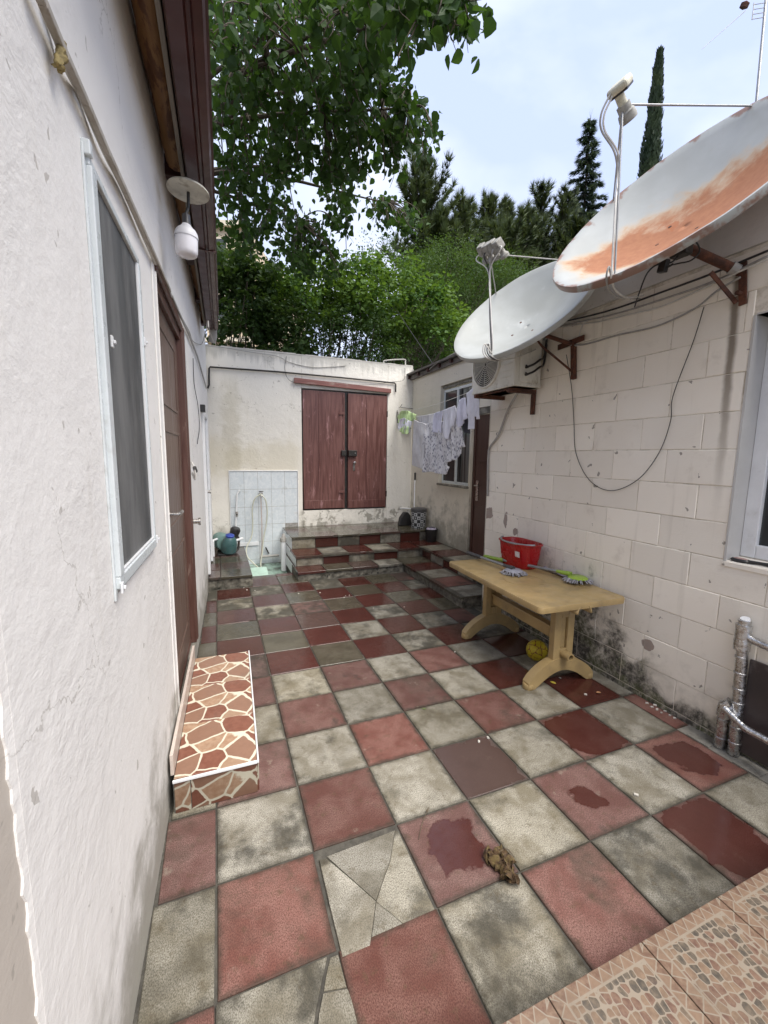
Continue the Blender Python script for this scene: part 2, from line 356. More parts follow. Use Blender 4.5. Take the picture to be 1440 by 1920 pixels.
MAT['ring_beam'] = stucco('grey_white_plaster', (.60, .585, .56), (.42, .40, .36), 0, .4, .35, .6, .2)

def wood(name, a, b, rough=.55, along=1, peel=None, pf=.6, lo=.56, hi=.62, scale=1.0, bump=.3):
    g = NG(name); p = g.pos()
    sc = [22*scale]*3; sc[along] = 1.4*scale
    gr = g.noise(g.vmap(p, tuple(sc)), 1.6, 7, .62, .7)
    c = g.mix(g.mr(gr, .32, .7), a, b)
    if peel:
        s2 = [9]*3; s2[along] = 2.2
        pe = g.mr(g.noise(g.vmap(p, tuple(s2)), 1.3, 8, .7, .3), lo, hi)
        c = g.mix(g.math('MULTIPLY', pe, pf), c, peel)
    return g.fin(c, g.mr(gr, .3, .7, rough-.1, rough+.15), 0, g.bump(gr, bump, .004))
MAT['door_left'] = wood('brown_door_laminate', (.115, .070, .054), (.165, .110, .086), .38, 2, (.30, .235, .195), .35, .58, .7)
MAT['door_left_frame'] = wood('red_brown_frame', (.075, .032, .024), (.115, .055, .042), .4, 2, (.33, .25, .2), .35, .62, .68)
MAT['door_red'] = wood('worn_red_door_paint', (.095, .036, .030), (.175, .078, .066), .45, 2, (.36, .20, .20), .75, .56, .68)
MAT['door_far'] = wood('dark_brown_door', (.060, .026, .019), (.095, .046, .035), .4, 2)
MAT['lintel'] = wood('faded_red_board', (.17, .065, .055), (.24, .11, .095), .7, 0, (.36, .29, .25), .55, .55, .63)
MAT['log'] = wood('old_timber', (.20, .095, .032), (.30, .17, .07), .6, 1, (.085, .03, .014), .85, .50, .57, 1.0, .5)
MAT['dark_timber'] = wood('dark_painted_timber', (.035, .010, .008), (.055, .018, .014), .6, 0)
MAT['batten'] = wood('grey_batten', (.20, .175, .145), (.29, .26, .22), .8, 1)
MAT['gutter'] = simple('dark_red_gutter_metal', (.058, .014, .011), .4, 0, .22, 5, .08, 30, (.11, .06, .045), .35, 7, .52, .7)
MAT['pvc_white'] = simple('white_plastic', (.74, .75, .76), .35, 0, .06, 6, 0, 40, (.45, .43, .38), .35, 9, .55, .75)
MAT['alu'] = simple('grey_white_painted_metal', (.62, .66, .67), .32, 0, .06, 6, .05, 40, (.34, .33, .30), .4, 8, .58, .75)
MAT['screen'] = simple('insect_screen_mesh', (.085, .088, .088), .7, 0, .4, 3, .25, 900, (.20, .20, .195), .7, 3.4, .42, .62, stretch=(1, 1, .25))  # pale upright streaks in the dirt slot: folds and reflections painted into the colour
g = NG('window_glass'); MAT['glass'] = g.fin((.035, .04, .042), .06, 0, g.bump(g.noise(g.pos(), 3, 2), .03, .01), .6)
g = NG('curtain_glass'); p = g.pos(); MAT['curtain_glass'] = g.fin(g.mix(g.mr(g.noise(g.vmap(p, (18, 18, .5)), 1.4, 4), .4, .62), (.055, .062, .06), (.17, .19, .18)), .08, 0, g.bump(g.noise(p, 3, 2), .03, .01), .6)
MAT['steel'] = simple('brushed_steel', (.52, .50, .47), .28, 1.0, .15, 30)
MAT['brass_dark'] = simple('dull_brass', (.25, .19, .12), .35, 1.0, .2, 30)
MAT['black_metal'] = simple('black_iron', (.022, .02, .018), .5, 0, .3, 20, .2, 80, (.09, .05, .03), .4, 14, .52, .66)
MAT['rust'] = simple('rusty_steel', (.115, .040, .020), .8, 0, .4, 30, .5, 90, (.045, .02, .014), .8, 16, .45, .6)
MAT['grey_pvc'] = simple('grey_pipe_plastic', (.36, .345, .32), .5, 0, .12, 12, 0, 40, (.20, .18, .15), .4, 9, .5, .7)
MAT['duct'] = simple('weathered_duct', (.40, .365, .315), .6, 0, .12, 12, .1, 40, (.20, .165, .12), .5, 11, .48, .66)
MAT['foam'] = simple('yellow_foam', (.30, .235, .10), .95, 0, .4, 40, 1.0, 90)
MAT['wire_black'] = simple('black_cable', (.018, .017, .016), .55, 0, .2, 20)
MAT['wire_grey'] = simple('grey_cable', (.33, .32, .30), .55, 0, .2, 20)
MAT['wire_white'] = simple('white_cable', (.58, .565, .53), .5, 0, .15, 20)
MAT['foil'] = simple('aluminium_tape', (.62, .62, .62), .28, 1.0, .15, 20, 1.0, 38, (.30, .29, .27), .5, 12, .5, .7)
MAT['foil_seam'] = simple('foil_tape_edge', (.55, .55, .55), .4, 1.0, .3, 60, .4, 90)
MAT['brown_panel'] = simple('dark_brown_sheet_metal', (.050, .037, .035), .45, 0, .25, 6, .1, 30, (.16, .14, .125), .5, 7, .58, .7)
MAT['white_enamel'] = simple('white_enamel_disc', (.52, .50, .42), .5, 0, .2, 12, 0, 40, (.24, .21, .15), .7, 14, .5, .66)
g = NG('bulb_diffuser'); g.b.inputs['Subsurface Weight'].default_value = .25; g.b.inputs['Subsurface Radius'].default_value = (.02, .02, .02); MAT['bulb'] = g.fin((.80, .79, .82), .35)
MAT['bulb_body'] = simple('white_bulb_body', (.74, .74, .76), .4, 0, .04, 8)
MAT['black_plastic'] = simple('black_plastic', (.020, .019, .019), .42, 0, .25, 20)
MAT['grey_plastic'] = simple('dark_grey_plastic', (.055, .055, .058), .4, 0, .2, 14)
MAT['ac_white'] = simple('aged_white_casing', (.68, .66, .585), .45, 0, .08, 7, .05, 30, (.24, .20, .13), .75, 8, .52, .74, stretch=(1, 1, .6))
MAT['ac_dark'] = simple('dark_fan_recess', (.05, .046, .04), .7, 0, .3, 20)
MAT['table'] = simple('sand_plastic', (.385, .275, .125), .38, 0, .14, 5, .06, 120, (.20, .15, .085), .5, 8, .47, .7)
MAT['bucket'] = simple('red_plastic', (.36, .008, .010), .28, 0, .10, 6)
MAT['lime'] = simple('lime_plastic', (.27, .40, .05), .35, 0, .1, 12)
MAT['mop_yarn'] = simple('grey_mop_yarn', (.33, .32, .34), .95, 0, .4, 60, .8, 200, (.13, .125, .13), .7, 45, .45, .6)
MAT['grey_rod'] = simple('grey_rod', (.27, .275, .28), .35, .4, .15, 20)
MAT['purple_cloth'] = simple('lilac_rag', (.36, .33, .40), .9, 0, .3, 30, .4, 60)
MAT['paper_label'] = simple('white_sticker', (.72, .70, .68), .5, 0, .1, 60, 0, 40, (.42, .12, .12), .5, 90, .5, .6)
g = NG('glazed_wall_tile'); q = g.pos(); v_ = g.mr(g.noise(q, 16, 5, .6, 1.2), .35, .7)
MAT['glaze'] = g.fin(g.mix(g.math('MULTIPLY', g.mr(g.noise(q, 5, 6, .65), .56, .76), .5), g.mix(v_, (.565, .615, .645), (.665, .70, .715)), (.36, .35, .30)), .16, 0, g.bump(g.noise(q, 3, 2), .05, .004))
MAT['grout'] = simple('grey_grout', (.30, .29, .27), .85, 0, .3, 30)
MAT['green_paint'] = simple('pale_green_basin', (.30, .43, .36), .4, 0, .15, 9, .1, 30, (.06, .06, .045), .85, 6, .42, .6)
MAT['teal'] = simple('teal_pump_paint', (.05, .115, .115), .35, 0, .3, 9, .1, 40, (.10, .11, .10), .4, 12, .52, .68)
MAT['teal_tank'] = simple('pale_teal_tank', (.14, .235, .215), .45, 0, .15, 7, .1, 40, (.10, .11, .10), .4, 8, .52, .68)
MAT['blue'] = simple('blue_plastic', (.03, .06, .30), .35)
g = NG('clear_hose'); g.b.inputs['Transmission Weight'].default_value = .25; MAT['hose'] = g.fin((.62, .63, .52), .3)
MAT['yellow_leaf'] = simple('fallen_yellow_leaf', (.50, .40, .05), .6, 0, .3, 60)
MAT['dry_leaf'] = simple('dry_brown_leaf', (.070, .040, .017), .8, 0, .6, 70, .5, 150, (.14, .10, .035), .7, 40, .48, .6)
MAT['twig'] = simple('dry_twig', (.11, .085, .055), .8, 0, .4, 50)
MAT['rubble'] = simple('pale_chip', (.55, .52, .46), .8, 0, .3, 60)
MAT['roof_sheet'] = simple('weathered_roof_sheet', (.13, .115, .10), .7, 0, .3, 7, .2, 30, (.05, .045, .04), .6, 6, .48, .66)

# printed crazy-paving tile on the door step and printed pebble tile on the porch
def crazy(name, scale, dull=1.0):
    g = NG(name); o = g.obj(); q = g.vmap(o, (1, 1, 1), (0, 0, .35))
    n = g.noise(q, 14, 3, .5, 0, True); nv = g.n('ShaderNodeVectorMath', operation='MULTIPLY_ADD'); g.l(n, nv.inputs[0]); nv.inputs[1].default_value = (.02, .02, .02); g.l(q, nv.inputs[2]); q = nv.outputs[0]
    ed = g.voro(q, scale, 'DISTANCE_TO_EDGE', 0, .95); cc = g.sep(g.voro(q, scale, 'F1', 1, .95))
    st = g.noise(g.pos(), 40, 5, .65)
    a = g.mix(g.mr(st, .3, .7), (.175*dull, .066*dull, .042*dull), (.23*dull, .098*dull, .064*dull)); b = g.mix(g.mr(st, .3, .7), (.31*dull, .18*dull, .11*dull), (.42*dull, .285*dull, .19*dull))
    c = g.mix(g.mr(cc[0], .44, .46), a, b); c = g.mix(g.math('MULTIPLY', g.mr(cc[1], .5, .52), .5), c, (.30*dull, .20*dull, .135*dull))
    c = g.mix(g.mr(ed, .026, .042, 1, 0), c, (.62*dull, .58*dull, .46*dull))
    c = g.mix(g.math('MULTIPLY', g.mr(g.noise(g.pos(), 6, 6, .6), .52, .7), .25), c, (.16, .13, .10))
    return g.fin(c, .34, 0, g.bump(ed, .12, .003))
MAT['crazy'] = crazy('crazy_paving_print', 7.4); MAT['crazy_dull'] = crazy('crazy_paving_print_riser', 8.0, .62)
g = NG('pebble_print'); o = g.obj(); xyz = g.sep(o)
q = g.vmap(o, (1, .82, 1), (0, 0, .1)); f1_ = g.math('ADD', g.voro(q, 46, 'F1', 0, .5), g.math('MULTIPLY', g.math('SUBTRACT', g.noise(q, 60, 2), .5), .14)); ed = g.mr(f1_, .30, .60, 1, 0, False); cc = g.sep(g.voro(q, 46, 'F1', 1, .5)); st = g.noise(g.pos(), 60, 4, .65)
pc = g.mix(g.mr(cc[0], .3, .31), (.115, .064, .047), g.mix(g.mr(cc[1], .5, .51), (.15, .10, .068), (.062, .054, .044)))
pc = g.mix(g.mr(st, .3, .75), pc, g.mix(.22, pc, (.45, .33, .22)))
gro = (.235, .195, .15); e2_ = g.voro(q, 46, 'DISTANCE_TO_EDGE', 0, .5); inner = g.mix(g.math('MAXIMUM', g.mr(f1_, .60, .625), g.mr(e2_, .055, .075, 1, 0)), pc, gro)
hx = g.math('SUBTRACT', .178, g.math('ABSOLUTE', xyz[0])); hy = g.math('SUBTRACT', .178, g.math('ABSOLUTE', xyz[1])); dd = g.math('MINIMUM', hx, hy)
al = g.mixf(g.math('LESS_THAN', hx, hy), xyz[0], xyz[1])
tri = g.math('PINGPONG', g.math('ADD', al, .5), .021); zig = g.math('ABSOLUTE', g.math('SUBTRACT', g.math('MULTIPLY', tri, 1.55), dd))
bc = g.mix(g.mr(g.math('SUBTRACT', g.math('MULTIPLY', tri, 1.55), dd), -.002, .002), (.18, .118, .08), (.13, .076, .052)); bc = g.mix(g.mr(st, .35, .7), bc, (.205, .14, .095))
bc = g.mix(g.mr(zig, .0022, .0042, 1, 0), bc, gro)
c = g.mix(g.mr(dd, .0335, .0355), bc, inner); c = g.mix(g.mr(g.math('ABSOLUTE', g.math('SUBTRACT', dd, .035)), .002, .004, 1, 0), c, gro)
c = g.mix(g.math('MULTIPLY', g.mr(g.noise(g.pos(), 5, 6, .62), .5, .72), .45), c, (.12, .095, .07))
MAT['pebble'] = g.fin(c, .38, 0, g.bump(ed, .15, .003))

# dishes
def dishmat(name, rusty):
    g = NG(name); o = g.obj(); xyz = g.sep(o)                # object x along the low rim, y up the dish, z along its axis
    wsp = g.noise(g.vmap(o, (1, 1, 1)), 5, 6, .62, .3); fine = g.noise(o, 30, 5, .65)
    c = g.mix(g.mr(g.noise(o, 3, 4), .35, .7), (.34, .35, .33), (.40, .415, .40))
    c = g.mix(g.math('MULTIPLY', g.mr(g.noise(o, 26, 6, .7), .6, .72), .25), c, (.30, .27, .22))
    if rusty:
        band = g.math('ADD', g.math('MULTIPLY', g.math('ABSOLUTE', g.math('ADD', g.math('SUBTRACT', xyz[1], g.math('MULTIPLY', xyz[0], .26)), .04)), 2.7), g.math('MULTIPLY', g.math('SUBTRACT', wsp, .5), 1.5))
        band = g.math('ADD', band, g.mr(xyz[0], -.28, -.60, 0, .9, False))
        m = g.mr(band, .45, .92, 1, 0); m2 = g.mr(band, .65, 1.1, 1, 0)
        sp = g.mr(g.noise(o, 4.6, 3, .5, .3), .70, .74); rimm = g.mr(g.math('ADD', g.math('SQRT', g.math('ADD', g.math('POWER', xyz[0], 2), g.math('POWER', xyz[1], 2))), g.math('MULTIPLY', g.math('SUBTRACT', g.noise(o, 9, 4, .6), .5), .22)), .63, .66)
        c = g.mix(g.math('MULTIPLY', m2, .55), c, (.55, .34, .13))
        c = g.mix(g.math('MULTIPLY', m, .95), c, g.mix(g.mr(fine, .25, .75), (.27, .098, .042), (.34, .138, .062)))
        c = g.mix(g.math('MULTIPLY', sp, .85), c, (.33, .11, .04)); c = g.mix(g.math('MULTIPLY', rimm, .8), c, (.20, .085, .045))
        rough = g.mixf(m, .42, .8)
    else:
        c = g.mix(g.math('MULTIPLY', g.mr(wsp, .60, .72), .25), c, (.74, .76, .75)); rough = .42
    return g.fin(c, rough, 0, g.bump(g.noise(o, 4, 3), .12, .01))
MAT['dish_rust'] = dishmat('rusty_white_dish', True); MAT['dish_white'] = dishmat('white_dish', False)
MAT['lnb_cream'] = simple('cream_lnb', (.55, .53, .42), .5, 0, .1, 20, 0, 40, (.2, .18, .12), .5, 25, .5, .65)
MAT['lnb_grey'] = simple('grey_lnb', (.30, .295, .27), .6, 0, .2, 30, 0, 40, (.12, .11, .09), .6, 25, .48, .62)

# laundry
def cloth(name, col, pattern=None, stripe=False):
    g = NG(name); p = g.pos(); c = g.mix(g.mr(g.noise(p, 12, 4), .35, .7), col, tuple(x*.88 for x in col))
    if pattern:
        v1 = g.vmap(p, (1, 1.0, .42), (.5, 0, 0)); m = g.mr(g.voro(v1, 55, 'F1', 0, 1.0), .36, .42, 1, 0); m = g.math('MULTIPLY', m, g.mr(g.noise(p, 30, 3), .40, .46)); c = g.mix(g.math('MULTIPLY', m, .85), c, pattern)
    return g.fin(c, .9, 0, g.bump(g.noise(p, 220, 3), .2, .002))
MAT['lilac'] = cloth('pale_lilac_cotton', (.62, .62, .74)); MAT['lilac2'] = cloth('white_lilac_cotton', (.68, .68, .75))
MAT['towel'] = cloth('white_towel', (.62, .61, .62)); MAT['print'] = cloth('leaf_print_cotton', (.66, .655, .68), (.10, .10, .15)); MAT['navy'] = cloth('dark_cloth', (.04, .042, .055))
MAT['green_cloth'] = cloth('lime_cloth', (.50, .66, .32)); MAT['shoe'] = cloth('pale_shoe', (.60, .60, .52))

# bin with white and black squares
g = NG('bin_print'); o = g.obj(); xyz = g.sep(o)
an = g.math('MULTIPLY', g.math('ARCTAN2', xyz[1], xyz[0]), 7/math.pi); hz = g.math('MULTIPLY', xyz[2], 17.5)
ca, ch_ = g.math('FLOOR', an), g.math('FLOOR', hz); chk = g.math('MODULO', g.math('ABSOLUTE', g.math('ADD', ca, ch_)), 2.0)
fx = g.math('SUBTRACT', g.math('FRACT', an), .5); fy = g.math('SUBTRACT', g.math('FRACT', hz), .42)
hx_ = g.math('ABSOLUTE', fx); heart = g.math('ADD', g.math('POWER', fx, 2.0), g.math('POWER', g.math('SUBTRACT', g.math('MULTIPLY', fy, 1.1), g.math('MULTIPLY', hx_, .75)), 2.0)); hm = g.mr(heart, .055, .065, 1, 0)
rc = g.n('ShaderNodeTexWhiteNoise', noise_dimensions='2D'); g.l(g.comb(ca, ch_, 0.0), rc.inputs['Vector']); pick = g.math('GREATER_THAN', rc.outputs[0], .35); hm = g.math('MULTIPLY', hm, pick)
c = g.mix(chk, (.022, .024, .026), (.42, .43, .43)); c = g.mix(hm, c, g.mix(chk, (.38, .39, .39), (.03, .03, .032)))
MAT['bin'] = g.fin(c, .4)

# foliage
def leafmat(name, a, b, trans=.35, rough=.45, scale=6.0):
    g = NG(name); rough = max(rough, .55); p = g.pos(); c = g.mix(g.mr(g.noise(p, scale, 3), .35, .68), a, b)
    wn_ = g.n('ShaderNodeTexWhiteNoise', noise_dimensions='3D'); sn = g.n('ShaderNodeVectorMath', operation='SNAP'); g.l(p, sn.inputs[0]); sn.inputs[1].default_value = (.07, .07, .07); g.l(sn.outputs[0], wn_.inputs['Vector'])
    c = g.mix(g.math('MULTIPLY', wn_.outputs[0], .5), c, tuple(x*.55 for x in a))
    g.fin(c, rough, spec=.25); tr = g.n('ShaderNodeBsdfTranslucent'); g.set(tr.inputs[0], g.mix(.5, c, (b[0]*1.6, b[1]*1.5, b[2]*.6)))
    ms = g.n('ShaderNodeMixShader'); ms.inputs[0].default_value = trans; g.l(g.b.outputs[0], ms.inputs[1]); g.l(tr.outputs[0], ms.inputs[2]); g.l(ms.outputs[0], g.out.inputs[0]); return g.m
MAT['leaf_mulberry'] = leafmat('mulberry_leaf', (.024, .060, .013), (.052, .108, .022), .4, .38, 2.0)
MAT['leaf_vine'] = leafmat('vine_leaf', (.058, .135, .026), (.115, .195, .034), .35, .4, 1.6)
MAT['leaf_shrub'] = leafmat('shrub_leaf', (.040, .090, .021), (.080, .135, .030), .3, .45, 1.4)
MAT['leaf_dark'] = leafmat('dark_shrub_leaf', (.022, .054, .014), (.056, .10, .023), .3, .45, 1.6)
MAT['needle_pine'] = leafmat('pine_needles', (.055, .085, .032), (.105, .14, .05), .35, .5, .8)
MAT['needle_cedar'] = leafmat('cedar_needles', (.032, .060, .038), (.062, .092, .055), .25, .5, .8)
MAT['needle_cypress'] = leafmat('cypress_scales', (.022, .042, .018), (.05, .075, .028), .12, .55, .9)
MAT['bark'] = simple('grey_brown_bark', (.085, .068, .05), .9, 0, .4, 18, .8, 40, stretch=(1, 1, .3))
MAT['cream_house'] = simple('cream_facade', (.60, .50, .36), .8, 0, .12, .6, .1, 10, (.40, .32, .22), .5, .8, .5, .7)
MAT['house_trim'] = simple('pale_stone_trim', (.66, .59, .46), .8, 0, .12, 1.5)
MAT['orange_awning'] = simple('orange_panel', (.50, .24, .09), .7, 0, .2, 2)
MAT['earth'] = simple('bare_earth', (.10, .085, .06), .95, 0, .4, 3, .4, 20, (.045, .055, .025), .6, .8, .45, .6)
# ================================================================== THE SETTING
g_ = MB(); g_.box(-900, 900, -900, 900, -.6, -.45)
tag(g_.build('ground', MAT['earth'], loc=(0,0,-.45)), None, None, kind='structure')

# ---- paved courtyard: dark bed with every paver an object of its own
bed = MB()
bed.box(-.99, 1.972, -2.2, 2.58, -.3, -.007).box(-.99, 1.76, 2.58, 4.12, -.3, -.007).box(-.99, .26, 4.12, 4.55, -.3, -.007)
bed.box(1.76, 2.61, 2.58, 4.12, -.3, -.012)
floor = tag(bed.build('courtyard_paving', MAT['bed'], loc=(0,0,0)), None, None, kind='structure')
TCACHE = {}
def tile_mesh(w_, h_, colr, th=.03, c=.003):
    k = (round(w_, 3), round(h_, 3), colr, th)
    if k not in TCACHE:
        b = MB(); b.cbox(-w_/2, w_/2, -h_/2, h_/2, -th, 0, c)
        me = bpy.data.meshes.new('tile'); me.from_pydata(b.v, [], b.f); me.materials.append(MAT[colr]); TCACHE[k] = me
    return TCACHE[k]
def ptile(parent, x0, x1, y0, y1, z, colr, wet=0.0, dirt=0.0, jit=1.0, name='tile', th=.03):
    gap = .0035
    me = tile_mesh(x1-x0-2*gap, y1-y0-2*gap, colr, th)
    o = put(name, me, parent, ((x0+x1)/2+random.uniform(-.0015, .0015)*jit, (y0+y1)/2+random.uniform(-.0015, .0015)*jit, z+random.uniform(-.002, .0018)*jit))
    o.rotation_euler = (random.uniform(-.005, .005)*jit, random.uniform(-.005, .005)*jit, random.uniform(-.006, .006)*jit)
    o['wet'] = float(wet); o['dirt'] = float(dirt); return o
def rtile(parent, c, w_, h_, colr, face='y', wet=0.0, dirt=.3, name='riser_tile'):
    o = put(name, tile_mesh(w_-.006, h_-.004, colr, .016), parent, c)
    o.rotation_euler = (R(90)+random.uniform(-.008, .008), 0, 0 if face == 'y' else R(-90)); o['wet'] = float(wet); o['dirt'] = float(dirt); return o
WET = {(3,-1): .93, (4,0): .66, (3,1): 1.0, (4,2): 1.15, (0,0): .62, (2,0): .34, (1,1): 1.02, (4,-2): .5, (3,3): 1.3, (4,4): 1.1,  (-1,-1): .0, (-2,0): .0}
DIRT = {(0,-1): .55, (2,-1): .55, (3,0): .4, (2,1): .25, (4,1): .3, (-1,2): .3, (-2,1): .5, (1,0): .0, (0,1): .05, (-1,0): .2, (-2,-1): .55, (0,3): .0, (1,2): .1}
for j in range(-6, 12):
    for i in range(-3, 6):
        if (i, j) in ((-1, 0), (-2, -1)): continue          # the two cracked pavers, below
        x0, x1, y0, y1 = i*T, (i+1)*T, j*T, (j+1)*T
        if i == -3: x0 = xl((y0+y1)/2)+.006
        if i == 5:
            x1 = 1.966
            if j < 1 : continue
        if j*T > 2.5 and x0 > 1.72: continue
        if j*T >= 2.2 and i == 4: x1 = min(x1, 1.735)
        if y1 > 4.10 and x0 > .2: y1 = 4.118
        if y1 > 4.10 and x0 < -.5: y1 = 4.10
        if y1-y0 < .05 or x1-x0 < .05: continue
        red = (i+j) % 2 == 0
        far = max(0, (j-4)/7)
        wet = WET.get((i, j), 0.0); dirt = DIRT.get((i, j), random.uniform(0, .35) if j < 5 else random.uniform(.3, .6)+.5*far)
        if (i, j) not in WET and j >= 5: wet = random.choice((0, 1.15, 1.5, 1.5)) if far > .25 else random.choice((0, 0, 1.2))
        if 2 <= j <= 6 and i >= 3 and (i, j) not in WET: wet = random.choice((0, 1.3)) if red else 0
        cn = 'tile_brown' if (i, j) in ((1,1), (-2,5), (0,7)) else ('tile_red' if red else 'tile_grey')
        ptile(floor, x0, x1, y0, y1, 0, cn, wet, dirt)
for i, (x0, x1) in enumerate(((-.33, 0.0), (0.0, .235))):   # last short row in front of the drain
    for y0, y1 in ((4.44-.37+.0, 4.44),):
        pass
ptile(floor, -.335, 0, 4.44, 4.55, 0, 'tile_grey', 1.0, .7); ptile(floor, 0, .235, 4.44, 4.55, 0, 'tile_red', 1.0, .8)
cs = MB()                                                    # cement strip at the foot of the block wall
for k in range(22):
    y0 = -2.2+k*.12; cs.box(5*T+.004+random.uniform(0, .006), 1.985, y0, min(y0+.12, .40), -.03, -.004+random.uniform(-.002, .004))
    if y0+.12 >= .37: break
cs.build('cement_strip', MAT['cement'], floor)
# cracked pavers: pieces traced on the floor plane
def shard(pts, colr, dz, dirt, name='tile_fragment'):
    q = [atz(x, y, 0) for x, y in pts]; c = sum(q, Vector())/len(q); q = [c+(p-c)*.988 for p in q]
    b = MB(); b.prism([p+Vector((0,0,-.03)) for p in q], (0,0,.03)); o = b.build(name, MAT[colr], floor, loc=(c.x, c.y, 0), bevel=.0008, seg=1)
    o.location.z += dz; o['wet'] = 0.0; o['dirt'] = dirt; o.rotation_euler = (random.uniform(-.006,.006), random.uniform(-.006,.006), 0)
shard([(612,1606),(741,1556),(731,1615),(720,1645),(705,1690),(663,1652)], 'tile_grey', .001, .2)
shard([(741,1556),(746,1555),(820,1714),(764,1739),(735,1714),(705,1690),(720,1645),(731,1615)], 'tile_grey', -.002, .3)
shard([(705,1690),(735,1714),(764,1739),(694,1774),(700,1732)], 'tile_grey', -.001, .25)
shard([(598,1612),(612,1610),(663,1653),(705,1690),(700,1732),(694,1774),(642,1796),(622,1715)], 'tile_grey', .002, .1)
shard([(404,1884),(510,1838),(614,1793),(604,1840),(592,1900),(580,1990),(400,2060)], 'tile_grey', .001, .5)
shard([(619,1794),(634,1788),(650,1849),(630,1853),(607,1856),(611,1830)], 'tile_grey', -.003, .4)
shard([(606,1862),(630,1857),(652,1853),(690,1960),(590,1985),(598,1900)], 'tile_grey', 0, .4)

# ---- small things lying on the floor
def fallen(name, label, px, py, mat, size, z=0.004, cat='leaf', rot=0.0, curl=.25, grp=None):
    c = atz(px, py, z); b = MB()
    out = [(0,-1),(.45,-.55),(.6,0),(.4,.55),(0,1),(-.4,.55),(-.6,0),(-.45,-.55)]
    cs_, sn_ = math.cos(rot), math.sin(rot); vs = [(0,0,0)]
    for x, y in out: vs.append(((x*cs_-y*sn_)*size, (x*sn_+y*cs_)*size, curl*size*(abs(x)*.9+.25*y*y)))
    b._add([(c.x+v[0], c.y+v[1], z+v[2]) for v in vs], [(0, k, k%8+1) for k in range(1, 9)])
    o = b.build(name, mat, solid=.0012); return tag(o, label, cat, grp)
fallen('fallen_leaf', 'bright yellow fallen leaf by the near foot of the plastic table', 1037, 1280, MAT['yellow_leaf'], .022, rot=.4)
fallen('fallen_leaf', 'curled orange-brown leaf on the wet red paver by the table', 1122, 1299, simple('orange_leaf', (.42, .22, .10), .6), .017, rot=1.2, curl=.6)
fallen('fallen_leaf', 'tiny pale petal beside the yellow fallen leaf', 1050, 1271, MAT['rubble'], .011, rot=.1)
fallen('fallen_leaf', 'small green leaf bit on the pale paver before the door step', 795, 1329, simple('green_leaf_bit', (.12, .16, .05), .6), .013, rot=.9)
fallen('fallen_leaf', 'tiny dark leaf scrap on the pale paver near the green bit', 783, 1325, MAT['twig'], .008, rot=.2)
tag(MB().tube(spline([atz(785,1574,.004), atz(790,1550,.006), atz(797,1530,.010), atz(805,1512,.006)]), [.0012]*20+[.006,.004,.002,.001,.001], 6).build('dry_twig', MAT['twig'], smooth=True), 'thin dry twig lying across a pale and a red paver', 'twig')
# clump of dry leaves: crumpled leaf blades piled together
cl = thing('leaf_clump', 'crumpled clump of dry brown leaves on the corner of a red paver', 'leaf clump', atz(945,1635,0))
c0 = atz(945, 1635, 0)
ra = random.Random(5)
for k in range(16):
    b = MB(); t = ra.uniform(-1, 1); ctr = c0 + Vector((.004+.028*t*.35+ra.uniform(-.03,.03), .075*t*-1+ra.uniform(-.012,.012), .018+ra.uniform(0,.022)*(1-abs(t)))); a = ra.uniform(0, 6.28); tilt = ra.uniform(-.9, .9); s_ = ra.uniform(.022, .042)
    mt = Matrix.Translation(ctr) @ Matrix.Rotation(a, 4, 'Z') @ Matrix.Rotation(tilt, 4, 'X')
    b.grid(lambda u, v: mt @ Vector(((u-.5)*s_*(1.2*math.sin(math.pi*min(.97, v+.03))), (v-.5)*s_*2, s_*.5*math.sin(u*5+k)*math.cos(v*4+k))), 4, 5)
    b.build('dry_leaf', MAT['dry_leaf'], cl, solid=.001)
MB().tube(spline([c0+Vector((.01,.06,.02)), c0+Vector((.05,.05,.035)), c0+Vector((.065,.02,.02))]), .002, 6).build('stalk', MAT['twig'], cl, smooth=True)
MB().tube([c0+Vector((-.01,.05,.015)), c0+Vector((.0,.11,.02))], [.003,.001], 6).build('stalk', MAT['twig'], cl, smooth=True)
chips = MB(); rc_ = random.Random(3)
for px, py in [(457,1102),(463,1106),(470,1098),(478,1107),(600,1111),(648,1117),(655,1116),(700,1140),(758,1138),(853,1222),(1213,1318),(1222,1325),(1232,1330),(1240,1336),(1247,1333),(1256,1341),(1265,1346),(1228,1322),(898,1390),(1193,1490),(915,1383),(560,1113),(645,1120),(1098,1302)]:
    c = atz(px, py, .004); s_ = rc_.uniform(.004, .010)
    chips.obox(Matrix.Translation(c) @ Matrix.Rotation(rc_.uniform(0,6), 4, 'Z') @ Matrix.Rotation(rc_.uniform(-.3,.3), 4, 'X'), s_, s_*.7, .003)
tag(chips.build('plaster_chips', MAT['rubble'], loc=(0,0,0)), 'scattered pale plaster chips on the pavers', 'chips', kind='stuff')

# ---- porch in the near right corner, printed pebble tiles
PZ, PY = .17, -.425
pb = MB(); pb.box(-.985, 1.965, -2.2, PY-.006, -.05, PZ-.012)
porch = tag(pb.build('porch_floor', MAT['grout'], loc=(0,0,0)), None, None, kind='structure')
for a in range(-3, 6):
    for b_ in range(0, 4):
        x0 = .10+.36*a; x1 = x0+.36; y1 = PY-.36*b_; y0 = y1-.36
        if x0 < -.97 or x1 > 1.96: x0, x1 = max(x0, -.965), min(x1, 1.958)
        if x1-x0 < .05: continue
        o = put('porch_tile', tile_mesh(x1-x0-.003, y1-y0-.003, 'pebble', .012, .0015), porch, ((x0+x1)/2, (y0+y1)/2, PZ))

